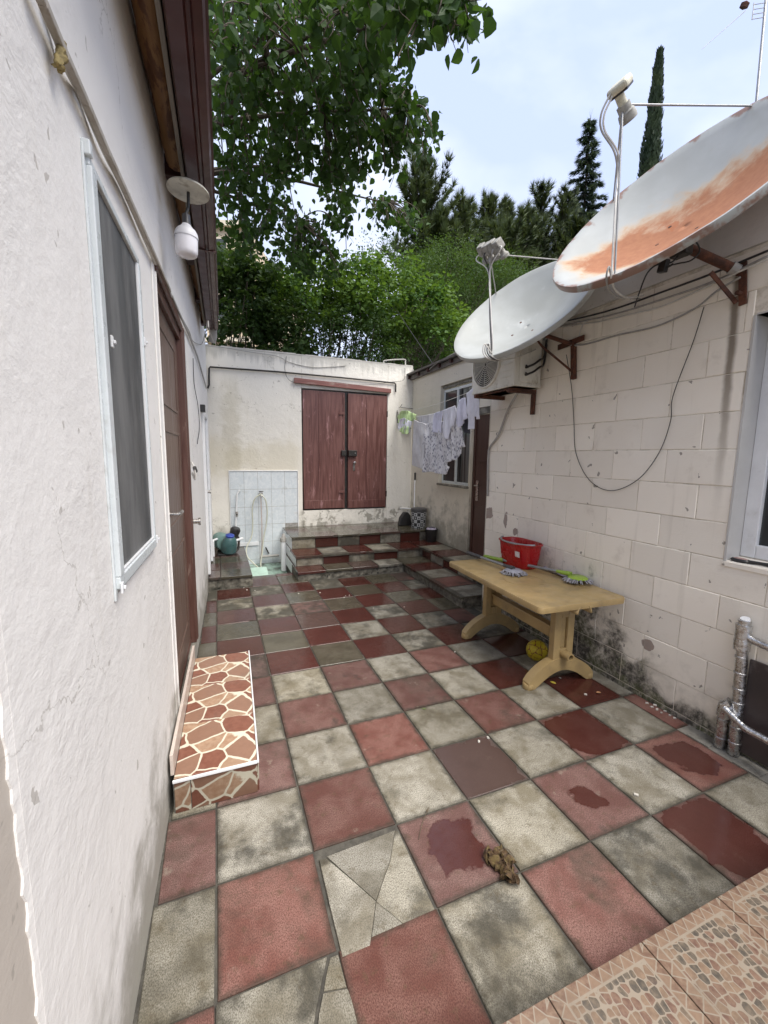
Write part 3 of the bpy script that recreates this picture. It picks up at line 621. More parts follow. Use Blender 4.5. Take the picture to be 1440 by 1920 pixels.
# ---- steps and raised platforms at the back
steps = thing('back_steps', 'red and grey tiled steps and platforms below the double door', 'steps', (1.4, 4.6, 0))
H1, H2, H3 = .115, .255, .43
core = MB()
core.box(.25, 2.6, 4.14, 5.80, -.25, H1-.012).box(1.75, 2.6, 2.60, 4.14, -.25, H1-.012).box(.275, 2.6, 4.42, 5.80, H1-.012, H2-.012).box(2.18, 2.6, 2.62, 4.42, H1-.012, H2-.012)
core.box(.30, 2.6, 4.90, 5.80, H2-.012, H3-.012)
core.build('step_core', MAT['bed'], steps)
sc = MB(); sc.box(.245, .30, 4.16, 5.80, -.05, H1-.02).box(.265, .30, 4.44, 5.80, H1-.02, H2-.02).box(.282, .31, 4.91, 5.80, H2-.02, H3-.02)
sc.build('side_panel', MAT['pvc_white'], steps)
# rough cement riser of the lowest step and platform
def rough_face(name, a, b, z0, z1, nrm, parent, amp=.012, nu=40, nv=6, sd_=1):
    a = Vector(a); b = Vector(b); n_ = Vector(nrm); m = MB()
    def f(u, v):
        p = a.lerp(b, u); p.z = z0+(z1-z0)*v
        return p + n_*amp*(mnoise.noise(p*22)+.6*mnoise.noise(p*60))
    m.grid(f, nu, nv); return m.build(name, MAT['rough_cement'], parent, smooth=True)
rough_face('cement_riser', (.235, 4.135, 0), (1.76, 4.135, 0), -.02, H1-.014, (0, -1, 0), steps, .012, 90, 8)
rough_face('cement_riser', (1.745, 4.14, 0), (1.715, 2.56, 0), -.02, H1-.014, (-1, 0, 0), steps, .010, 90, 8)
rough_face('cement_riser', (1.72, 2.575, 0), (2.0, 2.59, 0), -.02, H1-.014, (0, -1, 0), steps, .016, 20, 8)
rough_face('cement_riser', (.24, 4.66, 0), (.24, 4.13, 0), -.02, H1-.014, (-1, 0, 0), steps, .008, 20, 6)
for k in range(5):                                            # first tread
    x0 = .235+k*T; ptile(steps, x0, min(x0+T, 1.75) if k < 4 else 1.75, 4.115, 4.43, H1, ('tile_red','tile_grey','tile_brown','tile_grey','tile_red')[k], (1.1,1.4,1.4,0,1.3)[k], .5, .8, 'tread_tile') if x0 < 1.70 else None
for k in range(5):                                            # platform 1, running along the right
    y1 = 4.43-k*T; y0 = max(y1-T, 2.56)
    if y1-y0 < .05: continue
    xa = 1.715+.008*k*-.3
    ptile(steps, xa, 2.175, y0, y1, H1, 'tile_grey' if k % 2 == 0 else 'tile_red', (1.4,1.2,0,0,0)[k], (.6,.3,.35,.3,.3)[k], .8, 'tread_tile')
for k in range(5):                                            # second riser and tread
    x0 = .262+k*.375; x1 = min(x0+.375, 2.165)
    rtile(steps, ((x0+x1)/2, 4.418, (H1+H2)/2-.012), x1-x0, H2-H1-.018, ('tile_grey','tile_red','tile_grey','tile_red','tile_grey')[k], 'y', (.0,1.4,.0,1.4,.0)[k], .45)
    ptile(steps, x0-.006, x1, 4.400, 4.885, H2, ('tile_red','tile_grey','tile_red','tile_grey','tile_red')[k], (1.2,0,1.3,0,1.3)[k], .5, .8, 'tread_tile')
for k in range(5):                                            # second platform, its riser faces left
    y1 = 4.885-k*T; y0 = max(y1-T, 2.60); y1r = min(y1, 4.41)
    if y1-y0 < .05: continue
    ptile(steps, 2.147, 2.606, y0, y1, H2, 'tile_red' if k % 2 == 0 else 'tile_grey', (1.3,0,1.2,0,0)[k], .35, .8, 'tread_tile')
    if y1r-y0 > .05: rtile(steps, (2.166, (y0+y1r)/2, (H1+H2)/2-.012), y1r-y0, H2-H1-.018, 'tile_grey' if k % 2 == 0 else 'tile_red', 'x', 1.3 if k % 2 else 0, .4)
for k in range(7):                                            # third riser and the landing
    x0 = .285+k*.345; x1 = min(x0+.345, 2.6)
    if x1-x0 < .05: continue
    rtile(steps, ((x0+x1)/2, 4.888, (H2+H3)/2-.012), x1-x0, H3-H2-.018, ('tile_grey','tile_red','tile_grey','tile_red','tile_grey','tile_red','tile_grey')[k], 'y', (0,1.4,0,1.4,0,1.4,0)[k], (.4,.85,.9,.3,.4,.5,.4)[k])
    for y0, y1 in ((4.868, 5.24), (5.24, 5.61), (5.61, 5.805)):
        ptile(steps, x0-.006, x1, y0, y1, H3, 'tile_brown' if (k+int(y0*3)) % 3 == 0 else 'tile_grey', random.choice((1.1, 1.4)), random.uniform(.45, .8), .8, 'tread_tile')

# ---- tiled ledge that carries the pump
ledge = thing('tiled_ledge', 'low wet tiled ledge in the back left corner under the pump', 'ledge', (-.57, 4.7, 0))
MB().box(xl(4.2)+.004, -.335, 4.12, 5.80, -.25, .135).build('ledge_core', MAT['bed'], ledge)
rough_face('cement_riser', (-.835, 4.11, 0), (-.325, 4.10, 0), -.02, .135, (0, -1, 0), ledge, .018, 36, 8)
rough_face('cement_riser', (-.332, 4.10, 0), (-.332, 5.5, 0), -.2, .135, (1, 0, 0), ledge, .008, 40, 8)
for k in range(5):
    y0 = 4.085+k*.35; y1 = min(y0+.35, 5.80)
    ptile(ledge, xl(y0)+.01, -.69, y0, y1, .15, ('tile_brown','tile_red','tile_grey')[k % 3], .9, .75, .8, 'tread_tile'); ptile(ledge, -.69, -.325, y0, y1, .15, ('tile_grey','tile_brown')[k % 2], 1.2, .8, .8, 'tread_tile')
# ---- drain basin between ledge and steps
basin = thing('drain_basin', 'pale green drain basin under the wall tap', 'basin', (-.05, 5.2, -.15))
MB().box(-.335, .245, 4.552, 5.80, -.26, -.16).build('basin_floor', MAT['green_paint'], basin)
MB().box(-.335, .245, 4.552, 4.575, -.16, -.012).build('basin_rim', MAT['green_paint'], basin)
b = MB(); mt = Matrix.Translation((-.20, 4.85, -.05)) @ Matrix.Rotation(R(8), 4, 'X'); b.obox(mt, .135, .20, .008); b.build('cover_board', simple('mint_board', (.40, .56, .47), .4, 0, .08, 8, 0, 40, (.2, .25, .2), .3, 9, .5, .7), basin, bevel=.003)

# ================================================================== BUILDINGS
# ---- left: white stucco house
LEFTB = thing('stucco_house', 'white rough-stuccoed house front with brown door and dark red gutter', 'building', (xl(1), 1.0, 0))
wl = MB(LW)
wl.box(-.40, 1.20, -.35, 0, -.05, 3.40).box(1.20, 2.30, -.35, 0, -.05, .165).box(1.20, 2.30, -.35, 0, 2.47, 3.40).box(2.30, 4.20, -.35, 0, -.05, 3.40)
wl.box(4.20, 4.95, -.35, 0, -.05, .16).box(4.20, 4.95, -.35, 0, 2.12, 3.40).box(4.95, 5.808, -.35, 0, -.05, 3.40)
wl.build('wall', MAT['stucco'], LEFTB, loc=(0,0,0))
MB(LW).box(-2.3, -.402, -.35, -.0045, -.05, 3.40).build('beige_wall', MAT['beige_wall'], LEFTB, loc=(0,0,0))
re_ = MB(LW); rj = random.Random(2); zs = [-.05+.022*k for k in range(158)]
ed_ = [(-.432+.012*math.sin(z*2.2)+.006*mnoise.noise(Vector((z*9, 0, 0)))+rj.uniform(-.006, .006), z) for z in zs]
for k in range(len(zs)-1):
    (s0, z0), (s1, z1) = ed_[k], ed_[k+1]
    re_._add([(s0, -.03, z0), (-.40, -.03, z0), (-.40, -.03, z1), (s1, -.03, z1), (s0+.004, -.0015, z0), (-.40, -.0002, z0), (-.40, -.0002, z1), (s1+.004, -.0015, z1)], [(0,3,7,4),(4,7,6,5),(0,1,2,3),(0,4,5,1),(3,2,6,7),(1,5,6,2)])
re_.build('plaster_edge', MAT['stucco'], LEFTB, loc=(0,0,0))
# window with insect screen
win = MB(LW); s0, s1, z0, z1 = .185, .775, 1.232, 2.335
win.box(s0, s1, 0, .016, z0, z0+.035).box(s0, s1, 0, .014, z1-.022, z1).box(s0, s0+.042, 0, .018, z0+.035, z1-.022).box(s1-.022, s1, 0, .016, z0+.035, z1-.022)
WL = win.build('window', MAT['alu'], LEFTB, bevel=.003)
WL['label'] = 'tall narrow window with a grey-white frame'
MB(LW).box(s0+.042, s1-.022, .001, .004, z0+.035, z1-.022).build('insect_screen', MAT['screen'], WL)
MB(LW).box(s0+.042, s0+.050, .004, .012, z0+.035, z1-.022).box(s1-.032, s1-.022, .004, .012, z0+.035, z1-.022).box(s0+.050, s1-.032, .004, .012, z0+.035, z0+.045).build('screen_frame', MAT['pvc_white'], WL, bevel=.002)
MB(LW).box(s0-.014, s0, 0, .006, z0-.03, z1+.02).box(s0+.0, s1, 0, .006, z0-.014, z0-.001).build('side_trim', MAT['alu'], WL, bevel=.002)
for s_, z_ in ((s0+.075, z1-.42), (s1-.012, z1-.30), (s0+.0, z0+.005), (s1+.0, z0+.03)):
    b = MB(LW); b.box(s_-.008, s_+.008, .016, .022, z_-.016, z_+.016).box(s_-.003, s_+.008, .022, .028, z_-.005, z_+.005); b.build('clip', MAT['pvc_white'], WL, bevel=.002)
b = MB(LW); b.box(s0-.012, s0+.010, .0, .020, z1-.005, z1+.03); b.build('corner_cap', MAT['alu'], WL, bevel=.003)
# brown front door
dl = MB(LW); dl.box(1.262, 2.235, -.07, -.025, .205, 2.405)
DL = dl.build('front_door', MAT['door_left'], LEFTB, bevel=.003); DL['label'] = 'brown wood-look front door with a long steel handle plate'
fr = MB(LW); fr.box(1.217, 1.262, -.14, -.014, .17, 2.468).box(2.235, 2.298, -.14, .016, .17, 2.468).box(1.262, 2.235, -.14, .0, 2.405, 2.468).box(1.262, 2.235, -.14, -.02, .17, .205)
fr.build('door_frame', MAT['door_left_frame'], DL, bevel=.004)
ar = MB(LW); ar.box(2.290, 2.352, .0, .022, .17, 2.50).box(1.20, 2.290, .0, .018, 2.462, 2.515); ar.build('door_trim', MAT['door_left_frame'], DL, bevel=.005)
pn = MB(LW)
for a, b_, c_, d_ in ((1.40, 2.10, .38, 1.02), (1.40, 2.10, 1.18, 1.75), (1.40, 2.10, 1.88, 2.30)):
    pn.box(a, b_, -.025, -.020, c_, c_+.018).box(a, b_, -.025, -.020, d_-.018, d_).box(a, a+.018, -.025, -.020, c_+.018, d_-.018).box(b_-.018, b_, -.025, -.020, c_+.018, d_-.018)
pn.build('panel_moulding', MAT['door_left'], DL, bevel=.002)
hd = MB(LW); hd.box(1.30, 1.345, -.025, -.012, 1.08, 1.40); hd.tube([(1.322, -.014, 1.29), (1.322, .045, 1.29)], .010, 10).tube([(1.322, .041, 1.29), (1.37, .045, 1.292), (1.45, .043, 1.29)], .011, 10).tube([(1.322, -.014, 1.16), (1.322, -.004, 1.16)], .012, 10)
hd.build('door_handle', MAT['steel'], DL, bevel=.002)
# sill and plaster reveal
MB(LW).box(1.203, 2.297, -.35, .012, .1655, .1695).build('door_sill', MAT['cement'], LEFTB)
jb = MB(LW); jb.box(1.135, 1.199, -.0, .007, .17, 2.56).box(1.205, 1.215, -.044, .012, .17, 2.46); jb.build('door_jamb_plaster', MAT['stucco'], LEFTB, bevel=.006)
# far white door
wd = MB(LW); wd.box(4.27, 4.88, -.05, .004, .17, 2.06)
WD = wd.build('white_door', MAT['pvc_white'], LEFTB, bevel=.003); WD['label'] = 'narrow white plastic door near the back corner'
MB(LW).box(4.205, 4.27, -.06, .03, .165, 2.115).box(4.88, 4.945, -.06, .03, .165, 2.115).box(4.27, 4.88, -.06, .028, 2.06, 2.115).build('door_frame', MAT['pvc_white'], WD, bevel=.004)
MB(LW).box(4.33, 4.82, .004, .008, .30, .95).box(4.33, 4.82, .004, .008, 1.15, 1.95).build('door_panel', MAT['alu'], WD, bevel=.003)
hd = MB(LW); hd.tube([(4.34, .004, 1.16), (4.34, .05, 1.16)], .018, 10).tube([(4.34, .05, 1.16), (4.34, .062, 1.16)], .024, 12); hd.build('door_handle', MAT['steel'], WD, smooth=True)
MB(LW).box(4.05, 4.15, 0, .05, 2.08, 2.16).build('junction_box', MAT['black_plastic'], LEFTB, bevel=.004)
# eaves: timber plate, rafters, batten, gutter, roof
def xo(y): return -.662+.0133*(y-.6)                           # outer edge of the gutter
for k, (ya, yb) in enumerate(((-.9, .55), (.72, 1.82), (2.0, 3.0), (3.12, 4.0), (4.1, 4.9))):
    lg = MB(); n_ = 16; pts = []; rs = []
    for q in range(n_+1):
        y = ya+(yb-ya)*q/n_; pts.append((xl(y)+.072+.008*mnoise.noise(Vector((y*3, k, 0))), y, 3.31+.012*mnoise.noise(Vector((y*4, k, 5))))); rs.append(.060+.008*mnoise.noise(Vector((y*7, k, 9))))
    lg.tube(pts, rs, 12); lg.build('eave_log', MAT['log'], LEFTB, smooth=True)
for y in (-.5, .64, 1.91, 3.06, 4.05, 4.92):
    rf = MB(); rf.box(xl(y)-.2, xo(y)-.10, y-.05, y+.06, 3.245, 3.36); rf.build('rafter_end', MAT['dark_timber'], LEFTB, bevel=.006)
so = MB()
def gl(f0, f1, z0, z1, ya=-1.6, yb=4.62): return [(f0(ya), ya, z0), (f1(ya), ya, z0), (f1(yb), yb, z0), (f0(yb), yb, z0)], (0, 0, z1-z0)
so.prism(*gl(lambda y: xl(y)-.3, lambda y: xo(y)-.02, 3.385, 3.40, -1.6, 5.0)); so.build('soffit_board', MAT['dark_timber'], LEFTB)
bt = MB(); bt.prism(*gl(lambda y: xo(y)-.158+.006*math.sin(y), lambda y: xo(y)-.138+.006*math.sin(y), 3.17, 3.25)); bt.build('batten', MAT['batten'], LEFTB, bevel=.004)
gu = MB(); prof = [(-.134, 3.30), (-.136, 3.155), (-.126, 3.118), (-.070, 3.110), (-.062, 3.122), (-.048, 3.122), (-.040, 3.108), (-.008, 3.115), (.0, 3.150), (.0, 3.285), (.012, 3.292), (.004, 3.297), (-.008, 3.285), (-.010, 3.16), (-.122, 3.14), (-.126, 3.30)]
ys = [-1.6+.31*k for k in range(21)]; ys[-1] = 4.60
vs = [(xo(y)+dx, y, z+.003*mnoise.noise(Vector((y*2, 0, 3)))) for y in ys for dx, z in prof]; n_ = len(prof)
fs = [(a*n_+b_, a*n_+(b_+1) % n_, (a+1)*n_+(b_+1) % n_, (a+1)*n_+b_) for a in range(len(ys)-1) for b_ in range(n_)] + [tuple(range((len(ys)-1)*n_, len(ys)*n_)), tuple(reversed(range(n_)))]
gu._add(vs, fs); GU = gu.build('gutter', MAT['gutter'], LEFTB)
for y in (2.45,):
    MB().box(xo(y)-.137, xo(y)+.0035, y-.012, y+.012, 3.104, 3.109).build('gutter_joint', MAT['gutter'], GU)
dp = MB(); e = Vector((xo(4.55)-.06, 4.60, 3.12)); dp.tube([e+Vector((0,-.02,.05)), e+Vector((0,.03,.02)), e+Vector((.0,.06,-.06)), e+Vector((-.02,.09,-.13))], .045, 14); dp.build('downpipe_elbow', MAT['grey_pvc'], LEFTB, smooth=True)
rfm = MB(); rfm.prism([(xo(-1.6)-.03, -1.6, 3.405), (xo(5.0)-.03, 5.0, 3.405), (-4.5, 5.0, 4.25), (-4.5, -1.6, 4.25)], (0, 0, .03)); rfm.build('roof_sheet', MAT['roof_sheet'], LEFTB)

# door step with printed crazy-paving tiles
stp = thing('door_step', 'low door step faced with crazy-paving printed tiles at the brown door', 'step', (-.72, 1.36, 0))
SX = lambda y: -.545+.0314*(y-.77)
def SF(s, d, z): return (SX(s)+d, s, z)
MB(SF).box(.775, 1.955, -.37, -.012, -.02, .155).build('step_core', MAT['cement'], stp)
def step_tile(y0, y1):
    b = MB(); me = TCACHE.get('crazy')
    if me is None:
        b.cbox(-.178, .178, -(.395/2-.0015), .395/2-.0015, -.012, 0, .0015); me = bpy.data.meshes.new('tile'); me.from_pydata(b.v, [], b.f); me.materials.append(MAT['crazy']); TCACHE['crazy'] = me
    yc = (y0+y1)/2; o = put('step_tile', me, stp, (SX(yc)-.188, yc, .168)); o.rotation_euler = (0, 0, -.0314)
for k in range(3): step_tile(.772+.395*k, .772+.395*(k+1))
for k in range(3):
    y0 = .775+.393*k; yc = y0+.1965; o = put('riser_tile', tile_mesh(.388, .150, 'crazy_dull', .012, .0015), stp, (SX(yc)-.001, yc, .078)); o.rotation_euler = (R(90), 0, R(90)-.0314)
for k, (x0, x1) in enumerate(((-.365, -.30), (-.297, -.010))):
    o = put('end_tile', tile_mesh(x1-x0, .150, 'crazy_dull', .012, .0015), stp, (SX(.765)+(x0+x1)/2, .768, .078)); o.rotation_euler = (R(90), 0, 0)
MB(SF).box(.762, 1.96, -.008, .0, .156, .1695).box(.760, .770, -.37, -.008, .156, .1695).build('edge_trim', MAT['pvc_white'], stp, bevel=.002)
MB(SF).box(.80, 1.955, -.382, -.367, .1695, .27).build('skirting', simple('pale_skirting', (.55, .47, .41), .4, 0, .1, 20), stp, bevel=.002)

# ---- back wall with double door
BW = thing('back_wall', 'cream stained stucco wall closing the courtyard at the back', 'wall', (.9, 5.9, 0))
YB = 5.81
bw = MB(); bw.box(-1.3, .623, YB, YB+.26, -.3, 3.195).box(.623, 2.127, YB, YB+.26, -.3, .69).box(.623, 2.127, YB, YB+.26, 2.69, 3.20).box(2.127, 2.607, YB, YB+.26, -.3, 3.205)
bw.build('wall', MAT['back_stucco'], BW, loc=(0,0,0), bevel=.008)
cp = MB(); 
for k in range(24):
    x = -1.2+k*.158; cp.box(x, x+.159, YB-.004, YB+.264, 3.196+.0, 3.206+.014*random.random())
cp.build('coping', MAT['back_stucco'], BW, loc=(0,0,0))
lt = MB(); lt.prism([(.50, YB-.055, 2.755), (2.17, YB-.055, 2.705), (2.17, YB-.055, 2.775), (.505, YB-.055, 2.835)], (0, .05, 0)); lt.build('lintel_board', MAT['lintel'], BW, bevel=.004)
DB = MB().box(.632, 2.118, YB+.03, YB+.20, .695, 2.685).build('double_door', MAT['black_metal'], BW)
DB['label'] = 'worn dark red wooden double door with a gap between its leaves'
lf = MB(); lf.box(.642, 1.345, YB+.0, YB+.029, .715, 2.665); L1 = lf.build('door_leaf', MAT['door_red'], DB, bevel=.004)
lf = MB(); lf.box(1.405, 2.112, YB-.012, YB+.029, .71, 2.655); L2 = lf.build('door_leaf', MAT['door_red'], DB, bevel=.004)
bd = MB(); bd.box(.90, .918, YB-.008, YB-.0005, .86, 2.63).box(.655, 1.335, YB-.010, YB-.0005, .72, .86).box(1.32, 1.345, YB-.016, YB-.0005, .72, 2.66)
bd.build('door_batten', MAT['door_red'], DB, bevel=.003)
bd = MB(); bd.box(1.735, 1.758, YB-.022, YB-.0125, .85, 2.62).box(1.415, 2.105, YB-.020, YB-.0125, .715, .85); bd.build('door_batten', MAT['door_red'], DB, bevel=.003)
lk = MB(); lk.box(1.405, 1.555, YB-.06, YB-.0125, 1.61, 1.71).box(1.285, 1.36, YB-.05, YB-.0005, 1.615, 1.705); lk.build('rim_lock', MAT['black_metal'], DB, bevel=.005)
kb = MB(); kb.lathe([(.0, 0), (.016, 0), (.012, -.02), (.022, -.035), (.022, -.05), (.0, -.056)], (1.515, YB-.012, 1.50), (0, 1, 0), 14); kb.box(1.495, 1.53, YB-.016, YB-.0125, 1.36, 1.48); kb.build('door_knob', MAT['steel'], DB, smooth=True)
kb = MB(); kb.tube([(1.52, YB-.062, 1.66), (1.52, YB-.07, 1.66)], .012, 12); kb.build('key_cylinder', MAT['steel'], DB, smooth=True)
for z in (1.0, 2.32):
    MB().box(1.25, 1.345, YB-.022, YB-.0165, z-.02, z+.02).build('hinge_strap', MAT['door_red'], DB, bevel=.002)
for z in (.95, 2.35): MB().tube([(2.118, YB-.016, z-.05), (2.118, YB-.016, z+.05)], .011, 8).build('hinge', MAT['black_metal'], DB, smooth=True)

# ---- right rear: beige plastered house with window and door
FX = 2.61
FB = thing('plastered_house', 'beige plastered house side with sliding window and dark brown door', 'building', (FX, 4.2, 0))
fw_ = MB(); fw_.box(FX, FX+.28, 2.58, 3.0, -.1, 3.02).box(FX, FX+.28, 3.0, 3.88, -.1, .25).box(FX, FX+.28, 3.0, 3.88, 2.275, 3.02).box(FX, FX+.28, 3.88, 3.92, -.1, 3.02)
fw_.box(FX, FX+.28, 3.92, 4.79, -.1, 1.20).box(FX, FX+.28, 3.92, 4.79, 2.715, 3.02).box(FX, FX+.28, 4.79, 5.806, -.1, 3.02).box(FX, FX+.28, 6.08, 7.5, -.1, 3.02)
fw_.build('wall', MAT['far_plaster'], FB, loc=(0,0,0))
MB().box(FX+.012, FX+.06, 3.0, 3.88, 2.19, 2.272).build('lintel', MAT['cement'], FB, bevel=.004)
wf = MB(); wf.box(FX+.06, FX+.10, 3.925, 4.785, 1.205, 1.245).box(FX+.06, FX+.10, 3.925, 4.785, 2.61, 2.65).box(FX+.06, FX+.10, 3.925, 3.96, 1.245, 2.61).box(FX+.06, FX+.10, 4.75, 4.785, 1.245, 2.61).box(FX+.045, FX+.085, 4.335, 4.375, 1.245, 2.61)
WF = wf.build('window', MAT['alu'], FB, bevel=.003)
MB().box(FX+.07, FX+.076, 4.375, 4.75, 1.245, 2.61).build('pane', MAT['glass'], WF)
MB().box(FX+.082, FX+.088, 3.96, 4.335, 1.245, 2.61).build('pane', MAT['curtain_glass'], WF)
sm = MB(); sm.box(FX+.069, FX+.081, 4.27, 4.335, 1.245, 2.61).box(FX+.069, FX+.081, 3.96, 3.99, 1.245, 2.61); sm.build('sash', MAT['black_plastic'], WF, bevel=.002)
MB().box(FX-.025, FX+.06, 3.90, 4.80, 1.172, 1.204).build('sill', MAT['cement'], WF, bevel=.006)
def raggedtop(u, v):
    y = 3.925+.86*u; return (FX+.055-.03*v*0, y, 2.716-(.045+.02*mnoise.noise(Vector((y*14, 0, 0))))*v)
MB().grid(raggedtop, 40, 3).build('mortar_bead', MAT['cement'], WF, solid=.03)
DF = MB().box(FX+.05, FX+.09, 3.05, 3.83, .262, 2.185).build('house_door', MAT['door_far'], FB, bevel=.003)
DF['label'] = 'dark brown panelled house door'
MB().box(FX+.035, FX+.10, 3.003, 3.05, .258, 2.188).box(FX+.035, FX+.10, 3.83, 3.876, .258, 2.188).build('door_frame', MAT['door_far'], DF, bevel=.003)
pn = MB()
for y0, y1, z0, z1 in ((3.42, 3.46, .30, 2.15), (3.46, 3.74, 1.55, 1.575), (3.46, 3.74, .95, .975), (3.16, 3.42, .72, .745), (3.16, 3.42, 1.70, 1.725), (3.16, 3.42, .58, .60), (3.16, 3.42, .66, .68)): pn.box(FX+.044, FX+.05, y0, y1, z0, z1)
pn.build('panel_moulding', MAT['door_far'], DF, bevel=.002)
hd = MB(); hd.box(FX+.040, FX+.0495, 3.735, 3.78, 1.02, 1.30).tube([(FX+.042, 3.757, 1.23), (FX-.005, 3.757, 1.23), (FX-.008, 3.66, 1.23)], .009, 8); hd.build('door_handle', MAT['steel'], DF, bevel=.002)
ev = MB(); ev.prism([(FX-.13, 2.62, 3.03), (FX+.5, 2.62, 3.13), (FX+.5, 7.5, 3.13), (FX-.13, 7.5, 3.03)], (0, 0, .03)).box(FX-.06, FX-.02, 2.62, 5.80, 2.96, 3.028)
ev.build('roof_eave', MAT['roof_sheet'], FB)
for k in range(9):
    y = 2.9+k*.36
    if y < 5.8: MB().box(FX-.10, FX-.002, y, y+.05, 2.975, 3.025).build('rafter_end', MAT['dark_timber'], FB)

# ---- right: cream block house, every block its own piece
BX, BYE = 1.972, 2.57
BB = thing('block_house', 'cream painted concrete block house along the right side', 'building', (BX, .5, 0))
WY, WZ0, WZ1 = .300, 1.045, 2.372
cw = MB(); cx = BX+.0042
cw.box(cx, BX+.4, WY, BYE-.004, -.05, 2.725).box(cx, BX+.4, -2.2, WY, -.05, WZ0).box(cx, BX+.4, -2.2, WY, WZ1, 2.725)
CW = cw.build('wall', MAT['joint'], BB, loc=(0,0,0)); 
rb = MB()
rb.grid(lambda u, v: (BX-.012-.006*mnoise.noise(Vector((u*9, v*2, 0)))*(1 if .02 < v < .98 else 0), -2.2+(BYE+2.2)*u, 2.727+.38*v), 70, 8)
rb.box(BX-.008, BX+.4, -2.2, BYE, 2.727, 3.105)
rb.build('ring_beam', MAT['ring_beam'], BB, loc=(0,0,0))
MB().box(BX+.002, BX+.66, BYE-.004, BYE+.012, -.05, 3.10).build('end_plaster', MAT['far_plaster'], BB)
MB().box(BX-.03, BX+3.5, -2.2, BYE+.03, 3.108, 3.15).build('roof_slab', MAT['roof_sheet'], BB)
BC = {}
def block(y0, y1, z0, z1):
    k = (round(y1-y0, 3), round(z1-z0, 3)); gp = .0022
    if k not in BC:
        hw, hh = (y1-y0)/2-gp, (z1-z0)/2-gp; b = MB(); c = .003
        b.cbox(-hw, hw, -hh, hh, -.02, 0, c); me = bpy.data.meshes.new('block'); me.from_pydata(b.v, [], b.f); me.materials.append(MAT['block']); BC[k] = me
    o = put('block', BC[k], CW, (BX+random.uniform(-.0022, .0022), (y0+y1)/2, (z0+z1)/2)); o.rotation_euler = (R(90), random.uniform(-.003, .003), R(-90)+random.uniform(-.004, .004)); return o
CH = .2063
for c_ in range(-1, 13):
    z0 = .0265+CH*c_; z1 = z0+CH
    if c_ == -1: z0 = -.05
    y = BYE - (.30 if c_ % 2 else .11) - random.uniform(0, .04); ytop = BYE
    edges = [BYE]; 
    while y > -1.4: edges.append(y); y -= .39+random.uniform(-.012, .012)
    edges.append(-1.5)
    for a in range(len(edges)-1):
        y1, y0 = edges[a], edges[a+1]
        if z1 > WZ0+.03 and z0 < WZ1-.03:
            if y1 <= WY: continue
            y0 = max(y0, WY)
        if y1-y0 < .03: continue
        zz0, zz1 = z0, z1
        block(y0, y1, zz0, zz1)
# window of the block house (its near part runs out of the picture)
rv = MB(); rv.box(BX-.004, BX+.30, WY-.012, WY-.0005, WZ0+.006, WZ1).box(BX+.002, BX+.30, -1.2, WY-.012, WZ1, WZ1+.008)
rv.build('window_reveal', simple('grey_white_reveal', (.52, .51, .49), .8, 0, .06, 5, .3, 30), BB)
MB().prism([(BX-.006, -1.2, WZ0-.02), (BX+.13, -1.2, WZ0-.02), (BX+.13, -1.2, WZ0+.028), (BX-.006, -1.2, WZ0+.004)], (0, 1.2+WY+.004, 0)).build('window_sill', MAT['block'], BB)
wf = MB(); wf.box(BX+.115, BX+.17, .215, WY-.0125, WZ0+.03, WZ1).box(BX+.115, BX+.17, -1.2, .215, WZ0+.03, WZ0+.105).box(BX+.115, BX+.17, -1.2, .215, WZ1-.07, WZ1).box(BX+.12, BX+.165, -.45, -.38, WZ0+.105, WZ1-.07)
WF2 = wf.build('window', MAT['pvc_white'], BB, bevel=.005); WF2['label'] = 'white plastic framed window at the right edge'
MB().box(BX+.14, BX+.146, -1.2, .215, WZ0+.105, WZ1-.07).build('pane', MAT['glass'], WF2)
# ================================================================== THINGS ON AND AROUND THE WALLS
def project(p):
    d = Vector(p)-CAM; z = d.dot(FW); return (720+F_PX*d.dot(RT)/z, 960-F_PX*d.dot(UP)/z)
def depth(p): return (Vector(p)-CAM).dot(FW)

